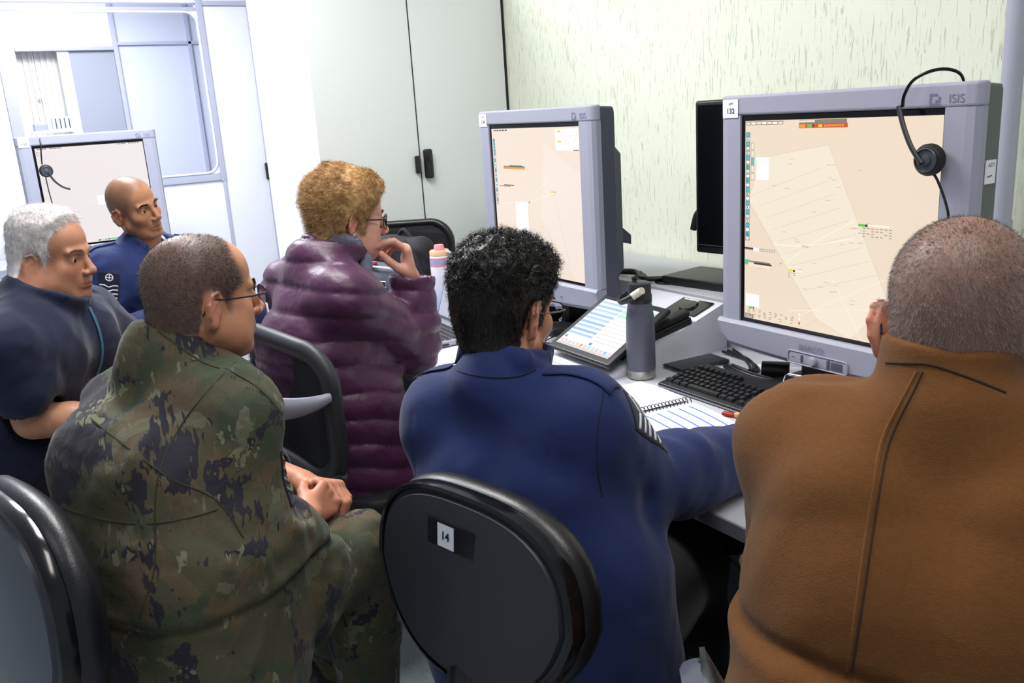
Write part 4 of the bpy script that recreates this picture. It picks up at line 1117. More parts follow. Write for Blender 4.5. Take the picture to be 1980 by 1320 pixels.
def build_elder():
    f = nrm((.55, .80, 0)); lat = np.array([f[1], -f[0], 0]); A = axes(f)
    c7 = NP_((-2.555, .150, 1.065)); pel = NP_((-2.66, .06, .55))
    S = dict(head=(-2.575, .225, 1.160), hf=(.62, .78, -.05), ho=dict(sc=1.02, w=.98, long=.88, neck_r=.070, jowl=1.3, nose=1.12, bridge=-.002, brow=1.2, slit=.6), c7=c7, f=f,
             spine=[(pel, .20, .16), (pel+[.02, .04, .16], .21, .17), (pel+[.05, .07, .30], .21, .155), (c7+[0, 0, -.13]+f*.03, .195, .12)],
             shR=c7+lat*.20+[0, 0, -.085]+f*.03, shL=c7-lat*.20+[0, 0, -.085]+f*.03, elR=(-2.385, .090, .80), wrR=(-2.345, .33, .745), elL=(-2.74, .40, .78), wrL=(-2.48, .44, .72),
             handR=((-.2, .95, -.1), (0, 0, -1), dict(curl=(35, 45, 25))), handL=((.8, .1, -.1), (0, 0, -1), dict(curl=(35, 45, 25))), bareR=.5, bareL=.5,
             hipR=pel+lat*.10, hipL=pel-lat*.10, knR=(-2.30, .40, .56), knL=(-2.48, .52, .56), anR=(-2.25, .42, .10), anL=(-2.45, .60, .10),
             jshr=.078, jinfl=.010, jtrap=.060, region=elder_region, scalp=.55, flush=.5, gaze=(.1, 1, -.1), tr=(.105, .085, .075, .066))
    def je(j):
        j.frame(axes(nrm((.35, .80, -.40)), (0, .3, 1)), c7+NP_((.0, .008, .012)))
        j.cone((0, .028, -.03), (0, .034, .030), .090, .087, .010); j.cone((0, .04, -.01), (0, .055, .1), .071, .071, .002, -1); j.box((0, .03, .085), (.13, .13, .052), .003, .006, -1)
        j.frame(); j.plane(pel+[0, 0, -.05], (0, 0, -1), .01)
        for sd in 'RL':
            s0, e = NP_(S['sh'+sd]), NP_(S['el'+sd]); j.cone(s0+(e-s0)*.25, s0+(e-s0)*.52, .082, .084, .03); j.cone(s0+(e-s0)*.53, s0+(e-s0)*1.1, .070, .070, .002, -1)
    def jp(P_, d): return d+folds(P_, 61, .007, 5.5, (1, 1, .8))+folds(P_, 62, .002, 15)
    r = person('person with short white hair in a dark navy polo shirt at the far left', S, MATS['navy_polo'], MATS['dark_trouser'], MATS['skin_elder'], MATS['black_leather'], jacket_post=jp, jacket_extra=je, jacket_name='polo_shirt', h=.0035)
    th = lambda Q: .007+.010*sstep(.05, .11, Q[:, 2])+.005*sstep(.0, -.08, Q[:, 1])*sstep(-.05, .0, Q[:, 2])
    V, F = hair_shell(r, 'hair', None, th, elder_region, .0035, lambda Q: .0010*wob(Q, 70, 3)+.0008*wob(Q, 160, 7), taper=.034)
    rng = np.random.RandomState(6); N = vnormals(V, F); L = lambda V: (V-r.hc)@r.A/r.sv
    rt, nn = pick(V, F, lambda V: 1+0*V[:, 0], 14000, rng, N); Q = L(rt)
    fl = np.stack([0*Q[:, 0], .6*sstep(.0, .08, Q[:, 2]), -.2-1.0*sstep(.08, .0, Q[:, 2])], -1)@r.A.T
    V1, F1 = strands(rt, nrmrows(nn*.45+fl+rng.randn(*nn.shape)*.2), .008+.006*rng.rand(len(rt)), .0007, 3, rng=rng)
    np_obj('hair', [(V, F), (V1, F1)], MATS['hair_white'], r.body)
    eyebrows(r, MATS['hair_grey'], 260)
    # blue lanyard and badge on the chest
    ch = NP_(S['spine'][3][0])+f*.10
    pts = []
    for t in np.linspace(0, 1, 14):
        p = Vector(ch+lat*(-.035+.030*t)+NP_((0, 0, .10-.26*t))+f*.15)
        h_ = r.bvh.ray_cast(p, Vector(-f), .4); pts.append(tuple(np.array(h_[0])+f*.004) if h_[0] is not None else tuple(p-Vector(f)*.1))
    ln = MB(); ln.tube(pts, .0042, 8, flat=.35); o = ln.build('lanyard', MATS['lanyard_blue'], r.body, True)
    e = np.array(pts[-1]); b = MB(Matrix.Translation(Vector(e+f*.006+NP_((0, 0, -.045))))@Matrix(np.array(A).tolist()).to_4x4()); b.box((0, 0, 0), (.058, .004, .088), .0018); b.build('badge_holder', MATS['badge_white'], o, True)
    return r
def elder_region(Q):
    x, y, z = Q[:, 0], Q[:, 1], Q[:, 2]
    yl = np.interp(z, [-.03, .0, .03, .055, .085, .12], [.012, .018, .030, .036, .052, .09])
    zb = np.interp(y, [-.12, -.050, -.036, .0, .010, .03], [-.052, -.050, .018, .024, -.010, -.012])
    return np.minimum(yl-y, z-zb)
def build_seated_uniform():
    f = nrm((.95, .32, 0)); lat = np.array([f[1], -f[0], 0]); A = axes(f)
    c7 = NP_((-3.215, .565, 1.090)); pel = NP_((-3.26, .52, .55))
    S = dict(head=(-3.175, .545, 1.220), hf=(.84, .52, -.03), hu=(.0, -.30, 1), ho=dict(sc=.91, w=.93, neck_r=.054, nose=1.08, mouth_open=.0022, lips=1.15, brow=1.0), c7=c7, f=f,
             spine=[(pel, .175, .13), (pel+[.01, 0, .15], .175, .13), (pel+[.02, .02, .30], .185, .13), (c7+[.02, 0, -.12], .18, .11)],
             shR=c7+lat*.165+[0, 0, -.07], shL=c7-lat*.165+[0, 0, -.085], elR=(-3.07, .345, .80), wrR=(-2.90, .54, .87), elL=(-3.10, .83, .82), wrL=(-2.93, .62, .85),
             handR=((.1, .9, .0), (-.9, .1, -.2), dict(curl=(25, 35, 20))), handL=((-.1, -.9, .0), (-.9, 0, -.2), dict(curl=(25, 35, 20))),
             hipR=pel+lat*.09, hipL=pel-lat*.09, knR=(-2.88, .52, .57), knL=(-2.86, .78, .57), anR=(-2.85, .50, .10), anL=(-2.84, .80, .10),
             jshr=.070, jinfl=.010, region=hair_region, scalp=.55, flush=.4, gaze=(.05, 1, .05), slr=(.072, .066, .060, .054))
    def je(j):
        j.frame(axes(nrm((.85, .30, -.35)), (-.3, 0, 1)), c7+NP_((.012, 0, .012)))
        j.cone((0, .026, -.03), (0, .030, .030), .072, .068, .012); j.cone((0, .036, .00), (0, .05, .09), .059, .059, .002, -1); j.box((0, .03, .09), (.13, .13, .054), .003, .006, -1)
        for s in (-1, 1):
            j.cone((s*.056, -.01, .012), (s*.060, .06, -.010), .020, .018, .008); j.cone((s*.060, .06, -.010), (s*.040, .094, -.045), .018, .009, .006)
        j.cone((0, .095, -.03), (0, .12, -.10), .012, .010, .006, -1)
        j.frame(); j.plane(pel+[0, 0, -.06], (0, 0, -1), .01)
    def jp(P_, d): return d+folds(P_, 71, .006, 5.5, (1, 1, .8))+folds(P_, 72, .002, 14)+joint_folds(P_, S['elR'], (.5, .5, .3), .005, .10, 80, 3)
    r = person('person with a shaved head in a blue uniform jacket, facing the camera', S, MATS['navy_wool'], MATS['dark_trouser'], MATS['skin_brown'], MATS['black_leather'], jacket_post=jp, jacket_extra=je, h=.003)
    rng = np.random.RandomState(2); N = vnormals(r.V, r.F); L = lambda V: (V-r.hc)@r.A/r.sv
    w = lambda V: sstep(-.004, .02, hair_region(L(V)))*(np.linalg.norm(V-r.hc, axis=1) < .17)*(np.abs(L(V)[:, 0]) < .084)
    rt, nn = pick(r.V, r.F, w, 9000, rng, N); V1, F1 = strands(rt, nrmrows(nn+rng.randn(*nn.shape)*.3), .0022, .0005, 1, rng=rng)
    np_obj('hair', [(V1, F1)], MATS['hair_dark_buzz'], r.body)
    eyebrows(r, MATS['brow_dark'], 240, .007, thick=.0035)
    # sleeve badge: small round emblem over four white chevrons
    sh, el = NP_(S['shR']), NP_(S['elR']); ax = nrm(el-sh); nv = nrm(NP_((.95, -.12, .22))); nv = nrm(nv-ax*(nv@ax)); rt_ = np.cross(ax, nv)
    polys = [(((-.042, -.070), (.042, -.070), (.042, .035), (-.042, .035)), 1, 0), (((-.042, .035), (.042, .035), (.006, .062), (-.006, .062)), 1, 0)]
    polys = [(tuple((x, -y) for x, y in q), mi, e) for q, mi, e in polys]
    for k in range(4):
        o = .012-.017*k
        polys += [(((0, o-.008), (.018, o), (.018, o+.005), (0, o-.003)), 0, .0014), (((.018, o), (.036, o), (.036, o+.005), (.018, o+.005)), 0, .0014), (((0, o-.003), (-.018, o+.005), (-.018, o), (0, o-.008)), 0, .0014), (((-.018, o+.005), (-.036, o+.005), (-.036, o), (-.018, o)), 0, .0014)]
    for k in range(12):
        a0, a1 = 2*math.pi*k/12, 2*math.pi*(k+1)/12; cy = .046
        polys.append((((.016*math.cos(a0), cy+.016*math.sin(a0)), (.016*math.cos(a1), cy+.016*math.sin(a1)), (.0115*math.cos(a1), cy+.0115*math.sin(a1)), (.0115*math.cos(a0), cy+.0115*math.sin(a0))), 0, .0014))
    polys += [(((-.012, .0445), (.012, .0445), (.012, .0475), (-.012, .0475)), 0, .0014), (((-.0015, .034), (.0015, .034), (.0015, .058), (-.0015, .058)), 0, .0014)]
    polys = [(tuple((x*.78, y*.78) for x, y in q), mi, e) for q, mi, e in polys]
    patch('sleeve_badge', r.bvh, polys, (sh*.70+el*.30)+nv*.09+NP_((0, .018, 0)), -rt_, -ax, [MATS['white_cotton'], MATS['navy_trouser']], r.body, direction=-nv)
    ch = NP_(S['spine'][3][0])
    u = nrm((.1, -.1, 1)); patch('name_tape', r.bvh, [(((-.045, -.009), (.045, -.009), (.045, .009), (-.045, .009)), 0, .0), (((-.040, -.0035), (-.032, -.0035), (-.032, .0035), (-.040, .0035)), 1, .001)]+[(((x, -.003), (x+.005, -.003), (x+.005, .003), (x, .003)), 1, .001) for x in (-.026, -.017, -.008, .001, .010, .019, .028)],
          ch+f*.2+NP_((0, .055, -.02)), np.cross(-f, (0, 0, 1))*-1 if False else -lat, (0, 0, 1), [MATS['navy_wool'], MATS['white_cotton']], r.body, direction=-f)
    for sgn, s_ in ((1, 'shR'), (-1, 'shL')):
        s0 = NP_(S[s_]); a = nrm((s0-c7)*[1, 1, 0]); u = np.cross((0, 0, 1), a)
        patch('epaulette', r.bvh, [(((-.05, -.022), (.06, -.022), (.06, .022), (-.05, .022)), 0, .003)], s0+NP_((0, 0, .06)), a, u, [MATS['navy_wool']], r.body, direction=(0, 0, -1))
    # white T-shirt showing in the collar
    t = SDF(); t.frame(axes(nrm((.85, .30, -.30)), (-.3, 0, 1)), c7+NP_((.014, 0, .014))); t.path([(.055*math.cos(a), .034+.055*math.sin(a), .014-.022*math.sin(a)) for a in np.linspace(0, 2*math.pi, 17)], [.008]*17, .004); t.frame()
    sdf_obj('undershirt', t, c7-.2, c7+.2, .004, MATS['white_cotton'], r.body)
    return r
# ------------------------------------------------------------------ the room
def struct(o): o['kind'] = 'structure'; return o
XP = -5.5; YW = 2.25; XC = -3.454; YC = 1.314
def build_room():
    b = MB(); b.box((-3.2, .3, -.02), (10.6, 5.6, .04)); struct(b.build('floor', MATS['floor_tile']))
    b = MB(); b.box((-3.2, .3, 2.77), (10.6, 5.6, .04)); struct(b.build('ceiling', MATS['ceiling_white']))
    b = MB(); b.box((-1.6, YW+.05, 1.375), (7.8, .10, 2.75)); struct(b.build('wall_back', MATS['green_plaster']))
    # partition wall with a glazed opening
    b = MB(); y0, y1, z0, z1 = .448, 1.452, 1.205, 2.13; t = .05
    def pan(ya, yb, za, zb): b.box((XP-t/2, (ya+yb)/2, (za+zb)/2), (t, yb-ya, zb-za), .004)
    pan(-2.45, y0-.055, 0, 2.75); pan(y1+.02, 1.752, 0, 2.16); pan(y1+.02, 1.752, 2.185, 2.75); pan(1.752, 2.25, 0, 2.75)
    pan(y0-.055, y1+.02, 0, z0-.045); pan(y0-.055, y1+.02, z1+.045, 2.75)
    w = struct(b.build('wall_left', MATS['partition_white']))
    r = MB(); 
    for (ya, yb, za, zb) in ((y0-.055, y0, z0-.05, z1+.05), (y1, y1+.035, z0-.05, 2.75), (y0, y1, z0-.045, z0), (y0, y1, z1, z1+.02), (y1+.035, 1.752, 2.160, 2.185), (1.745, 1.760, 0, 2.75), (y1+.012, y1+.03, 0, z0-.05)):
        r.box((XP-.018, (ya+yb)/2, (za+zb)/2), (.06, yb-ya, zb-za), .003)
    r.build('trim', MATS['partition_rail'], w)
    k = MB(); o_ = rrect(y1-y0-.01, z1-z0-.01, .07, 8, ((y0+y1)/2, (z0+z1)/2)); k.tube([(XP+.012, p[0], p[1]) for p in o_], .006, 8, closed=True)
    # corner fillers turning the square opening into a rounded one
    for sy, sz in ((1, 1), (-1, 1), (-1, -1), (1, -1)):
        cy = (y0+y1)/2+sy*((y1-y0)/2); cz = (z0+z1)/2+sz*((z1-z0)/2); R = .075; arc = [(cy-sy*R+sy*R*math.cos(a), cz-sz*R+sz*R*math.sin(a)) for a in np.linspace(0, math.pi/2, 9)]
        k.prism([(cy, cz)]+(arc if sy*sz < 0 else arc[::-1])[::-1] if False else [(cy, cz)]+arc, XP-.01, XP+.008, 'x')
    win = struct(k.build('window_1', MATS['gasket_white']))
    g = MB(); g.box((XP-.02, (y0+y1)/2, (z0+z1)/2), (.006, y1-y0-.02, z1-z0-.02)); g.build('pane', MATS['window_glass'], win)
    l = MB(); l.box((XP+.012, 1.742, 1.19), (.024, .018, .10), .004); l.cyl = None
    tag(l.build('wall_latch', MATS['black_plastic']), 'small black latch on the seam of the white partition beside the cabinet', 'latch')
    # the room beyond the glass
    b = MB(); XF = -8.0
    def fp(ya, yb, za, zb, mi=0, dx=0.): b.box((XF-.03+dx, (ya+yb)/2, (za+zb)/2), (.06, yb-ya, zb-za), 0, mi)
    fp(-.6, .70, 0, 2.75, 0); fp(.70, 1.43, 2.16, 2.75, 0); fp(.70, 1.43, 0, 1.0, 0); fp(1.43, 2.9, 0, 2.75, 1); fp(1.075, 1.41, 1.0, 2.13, 2, -.01); fp(.99, 1.075, 1.0, 2.16, 0)
    fp(.70, .99, 1.0, 2.16, 3, -.45)
    struct(b.build('wall_far', [MATS['partition_white'], MATS['far_light'], MATS['far_grey'], MATS['gasket_white']]))
    r = MB()
    for (ya, yb, za, zb) in ((1.41, 1.445, 0, 2.75), (1.445, 2.9, 2.165, 2.19), (.70, 1.41, 2.13, 2.16), (2.0, 2.03, 0, 2.75)): r.box((XF+.012, (ya+yb)/2, (za+zb)/2), (.03, yb-ya, zb-za), .003)
    struct(r.build('trim_1', MATS['partition_rail']))
    bl = empty('vertical_blind', (XF-.12, .84, 1.0)); tag(bl, 'off-white vertical strip blind seen through the window in the next room', 'blind')
    for i in range(7):
        m = MB(Matrix.Translation((0, -.11+i*.042, .58))@Matrix.Rotation(.35, 4, 'Z')); m.box((0, 0, 0), (.004, .046, 1.14), .001); m.build('slat', MATS['blind_fabric'], bl)
    m = MB(); m.box((0, .01, 1.16), (.03, .30, .02), .004); m.build('head_rail', MATS['gasket_white'], bl)
    m = MB(); m.tube([(.06, -.02, 1.14), (.06, -.02, .50)], .0025, 6); m.box((.06, -.02, .80), (.01, .03, .035), .003); m.build('pull_cord', MATS['tag_cream'], bl)
    for (y, z, w_, h_, mt, lb) in ((.77, 1.57, .10, .07, 'far_grey', 'grey box on the sill of the far room behind the glass'), (.93, 1.60, .15, .10, 'label_white', 'pale patterned box on the sill of the far room behind the glass')):
        m = MB(); m.box((XF+.06, y, z-.02), (.08, w_, h_), .01)
        for q in range(4 if w_ > .12 else 0): m.box((XF+.102, y-.05+q*.032, z-.02), (.004, .010, h_*.8), .001, 1)
        tag(m.build('storage_box', [MATS[mt], MATS['bezel_dark']]), lb, 'box')
    s = MB(); s.box((XF+.06, .85, 1.52), (.12, .30, .02), .003); struct(s.build('trim_2', MATS['gasket_white']))
    # ceiling light fixtures
    for i, (x, y, nm) in enumerate(((-4.2, .55, 'over the far left of the room'), (-2.3, .75, 'over the middle of the desk'), (-.4, .75, 'over the right end of the desk'), (-.9, -.9, 'behind the viewer'), (-6.6, .9, 'in the room behind the glass'))):
        t = empty('ceiling_light', (x, y, 2.75)); tag(t, 'long white fluorescent ceiling light '+nm, 'light')
        m = MB(); m.box((0, 0, -.02), (1.25, .42, .04), .005); m.build('housing', MATS['ceiling_white'], t)
        for k_ in (-.1, .1):
            m = MB(); m.tube([(-.58, k_, -.052), (.58, k_, -.052)], .012, 10); m.build('tube', MATS['tube_light'], t)
def build_cabinet():
    c = empty('storage_cabinet', (XC, (YC+YW)/2, 0)); tag(c, 'tall pale grey two-door cabinet in the corner by the green wall', 'cabinet')
    y0 = YC-(YC+YW)/2; y1 = YW-(YC+YW)/2-.012; ym = 1.771-(YC+YW)/2
    m = MB(); m.box((-.345, (y0+y1)/2, 1.0), (.65, y1-y0, 2.12), .003); m.build('body', MATS['cabinet_side'], c)
    for (a, b, hy) in ((y0+.004, ym-.002, ym-.017), (ym+.002, y1-.004, ym+.032)):
        d = MB(); d.box((-.010, (a+b)/2, 1.0), (.020, b-a, 2.10), .0015); dd = d.build('door', MATS['cabinet_front'], c)
        h = MB()
        if hy > ym: h.box((.014, hy, 1.262), (.026, .040, .125), .010); h.box((.028, hy, 1.285), (.012, .018, .03), .004)
        else: h.box((.010, hy, 1.262), (.018, .024, .075), .006)
        h.build('handle', MATS['black_plastic'], dd)
    h = MB(); h.box((.012, y0+.022, 1.285), (.022, .036, .055), .008); h.build('lock', MATS['black_plastic'], c)
    m = MB(); m.box((.001, ym, 1.0), (.002, .003, 2.1)); m.build('door_gap', MATS['ink'], c)
    m = MB(); m.box((-.012, y1+.005, 1.0), (.02, .010, 2.12)); m.build('filler_strip', MATS['ink'], c)
    # wall pipe
    p = empty('wall_pipe', (-1.172, 2.205, 0)); tag(p, 'vertical grey conduit pipe on the green wall right of the large monitor', 'pipe')
    m = MB(); m.tube([(0, 0, .9), (0, 0, 2.75)], .024, 20); m.build('tube', MATS['pvc_grey'], p)
    m = MB(); m.tube([(0, 0, .9), (0, 0, 1.125)], .0275, 20); m.build('coupler', MATS['pvc_grey'], p)
    m = MB(); m.box((-.0, .0, 1.9), (.07, .09, .02), .003); m.build('bracket', MATS['partition_rail'], p)
# ------------------------------------------------------------------ text helper
def text_geo(s, size, bold=False):
    cu = bpy.data.curves.new('t', 'FONT'); cu.body = s; cu.size = size; cu.align_x = 'CENTER'; cu.align_y = 'CENTER'; cu.extrude = .0
    if bold: cu.offset = size*.02
    o = bpy.data.objects.new('t', cu); COL.objects.link(o); dg = bpy.context.evaluated_depsgraph_get(); dg.update()
    me = bpy.data.meshes.new_from_object(o.evaluated_get(dg)); vs = [tuple(v.co) for v in me.vertices]; fs = [tuple(p.vertices) for p in me.polygons]
    bpy.data.objects.remove(o); bpy.data.curves.remove(cu); bpy.data.meshes.remove(me); return vs, fs
def put_text(b, s, size, M, mi=0, bold=False): vs, fs = text_geo(s, size, bold); b.add(vs, fs, mi, False, M)
FRONT = Matrix.Rotation(math.pi/2, 4, 'X')      # text standing up, facing -y
# ------------------------------------------------------------------ big square radar monitors; local frame: faces -y, z up, origin at the desk under the centre
def q4(b, x0, z0, x1, z1, mi, y): b.add([(x0, y, z0), (x1, y, z0), (x1, y, z1), (x0, y, z1)], [(0, 1, 2, 3)], mi)
def seg(b, x0, z0, x1, z1, w, mi, y):
    d = Vector((x1-x0, z1-z0)); d.normalize(); n = Vector((-d.y, d.x))*w/2
    b.add([(x0-n.x, y, z0-n.y), (x1-n.x, y, z1-n.y), (x1+n.x, y, z1+n.y), (x0+n.x, y, z0+n.y)], [(0, 1, 2, 3)], mi)
def radar_monitor(loc, rz, label, num, screen, graphics, full=True):
    t = empty('radar_monitor', loc, rz); tag(t, label, 'monitor')
    W, ZB, ZT = .648, .085, .716      # width, lower and upper edge above the desk
    SX, S0, S1 = .258, .168, .664     # screen half width, bottom, top
    # bezel: frame with a chamfer running back to the dark shell
    def bez(name, parts, mt='bezel_grey'):
        b = MB()
        for p in parts: b.box(*p)
        return b.build(name, MATS[mt], t)
    bw = W/2-SX
    for s in (-1, 1):
        b = MB(); x0, x1 = s*(SX), s*W/2
        poly = [(x0, 0), (x1-s*.024, 0), (x1-s*.008, .003), (x1, .014), (x1, .032), (x0, .032)]
        if s < 0: poly = poly[::-1]
        b.prism(poly, S0-.006, S1+.006, 'z', 0); b.build('side_bezel', MATS['bezel_grey'], t)
    b = MB(); outline = [(-W/2+.012, 0), (W/2-.026, 0), (W/2-.006, .004), (W/2+.003, .016), (W/2+.003, .032), (-W/2-.003, .032), (-W/2-.003, .020), (-W/2+.002, .008)]
    b.prism(outline, S1+.0055, ZT, 'z'); o = b.build('top_bezel', MATS['bezel_grey'], t)
    md = o.modifiers.new('bevel', 'BEVEL'); md.width = .006; md.segments = 3; md.limit_method = 'ANGLE'; md.angle_limit = .6
    b = MB(); n = 20; rings = []
    for i in range(n+1):
        x = -W/2+W*i/n; u = abs(2*x/W); zb = ZB+.012*u*u+ (.020*max(0, (u-.93)/.07)**2)
        rings.append([(x, -.004, S0-.004), (x, -.010, S0-.012), (x, -.008+.004*u, zb+.012), (x, .004, zb), (x, .032, zb), (x, .032, S0-.004)])
    b.loft(rings, 0, None, True, False); o = b.build('lower_bezel', MATS['bezel_grey'], t)
    # dark housing behind
    b = MB(); hw = W/2-.002
    b.loft([[(-hw, .028, ZB+.02), (hw, .028, ZB+.02), (hw, .028, ZT-.004), (-hw, .028, ZT-.004)], [(-hw, .085, ZB+.03), (hw, .085, ZB+.03), (hw, .085, ZT-.008), (-hw, .085, ZT-.008)],
            [(-hw+.03, .110, ZB+.07), (hw-.03, .110, ZB+.07), (hw-.03, .110, ZT-.06), (-hw+.03, .110, ZT-.06)]], 0, None, True, False)
    b.loft([[(-hw+.05, .105, ZB+.09), (hw-.03, .105, ZB+.09), (hw-.03, .105, ZT-.12), (-hw+.05, .105, ZT-.12)], [(-hw+.06, .150, ZB+.12), (hw-.05, .150, ZB+.12), (hw-.05, .150, ZT-.15), (-hw+.06, .150, ZT-.15)]], 0, None, True, False)
    o = b.build('housing', MATS['bezel_side' if num == '132' else 'bezel_dark'], t); md = o.modifiers.new('bevel', 'BEVEL'); md.width = .006; md.segments = 2; md.limit_method = 'ANGLE'
    b = MB(); b.loft([[(-.10, .14, .30), (hw-.09, .14, .30), (hw-.09, .14, .36), (-.10, .14, .36)], [(-.10, .215, .27), (hw-.09, .215, .27), (hw-.09, .215, .30), (-.10, .215, .30)]], 0, None, True, False); b.build('rear_handle', MATS['bezel_dark'], t)
    # stand
    b = MB(); b.box((0, .16, .26), (.12, .05, .34), .01); b.box((0, .10, .010), (.36, .26, .020), .008); b.tube([(-.235, .06, .024), (-.18, .10, .024)], .024, 14); b.tube([(.235, .06, .024), (.18, .10, .024)], .024, 14); b.box((0, .10, .05), (.20, .12, .07), .012)
    b.build('stand', MATS['black_plastic'], t)
    # screen
    b = MB(); b.box((0, .012, (S0+S1)/2), (2*SX+.004, .012, S1-S0+.008)); sc = b.build('screen', MATS['panel_off'], t)
    b = MB(); q4(b, -SX+.012, S0+.006, SX-.004, S1-.008, 0, .0052); graphics(b, (-SX+.012, S0+.006, SX-.004, S1-.008)); b.build('display_image', screen, sc)
    # sticker
    b = MB(); b.box((-W/2+.036, -.0015 if True else 0, ZT-.030), (.048, .0012, .043), .0); b.build('number_label', MATS['label_white'], t)
    b = MB(); put_text(b, 'APP', .0085, Matrix.Translation((-W/2+.038, -.0025, ZT-.019))@FRONT); put_text(b, num, .017, Matrix.Translation((-W/2+.037, -.0025, ZT-.036))@FRONT, 0, True); b.build('number_text', MATS['ink'], t)
    b = MB(); bx = W/2-.072
    put_text(b, 'ISIS', .023, Matrix.Translation((bx+.028, -.0008, ZT-.031))@FRONT)
    for i in range(4):
        for j in range(4):
            if (i, j) not in ((1, 1), (2, 2), (1, 2), (3, 3)): q4(b, bx-.027+i*.006, ZT-.042+j*.006, bx-.0225+i*.006, ZT-.0375+j*.006, 0, -.0008)
    b.build('maker_mark', MATS['logo_grey'], t)
    if full:
        b = MB(); put_text(b, 'BARCO', .021, Matrix.Translation((-.028, -.0118, S0-.034))@FRONT); b.build('brand_mark', MATS['logo_grey'], t)
        # control strip
        cx, cz = -.012, ZB+.022; k = MB(); o_ = rrect(.165, .030, .008, 4, (cx, cz)); k.tube([(p[0], -.010, p[1]) for p in o_], .0022, 6, closed=True); k.box((cx, -.007, cz), (.160, .006, .026), .002); cp = k.build('control_panel', MATS['bezel_grey'], t)
        k = MB(Matrix.Translation((cx-.008, -.012, cz))@FRONT); k.lathe([(.0001, .010), (.009, .009), (.0115, .004), (.0115, -.002)][::-1], 20); k.build('dial', MATS['bezel_grey'], cp)
        k = MB(); k.box((cx-.042, -.0105, cz), (.006, .003, .018), .001); k.box((cx+.032, -.0105, cz), (.008, .003, .022), .001); k.box((cx+.055, -.0105, cz), (.030, .003, .018), .001); q4(k, cx-.072, cz-.001, cx-.062, cz+.0005, 0, -.0105); k.build('buttons', MATS['bezel_dark'], cp)
        k = MB(); k.box((W/2-.001, .056, .545), (.002, .034, .045)); k.build('side_sticker', MATS['label_white'], t)
        k = MB(); put_text(k, 'AZTI', .010, Matrix.Translation((W/2+.0008, .056, .558))@Matrix.Rotation(math.pi/2, 4, 'Z')@FRONT); q4x = [(W/2+.0008, .044, .535), (W/2+.0008, .060, .537), (W/2+.0008, .060, .539), (W/2+.0008, .044, .537)]; k.add(q4x, [(0, 1, 2, 3)]); k.build('side_sticker_text', MATS['ink'], t)
    else:
        k = MB(); k.box((.14, -.0100, S0-.05), (.004, .002, .004)); k.build('indicator', MATS['bezel_dark'], t)
    return t
SCRM = ['scr_warm', 'scr_sector', 'scr_white', 'scr_line', 'scr_grey', 'scr_dark', 'scr_faint', 'scr_cyan', 'scr_teal', 'scr_green', 'scr_yellow', 'scr_orange', 'scr_red']
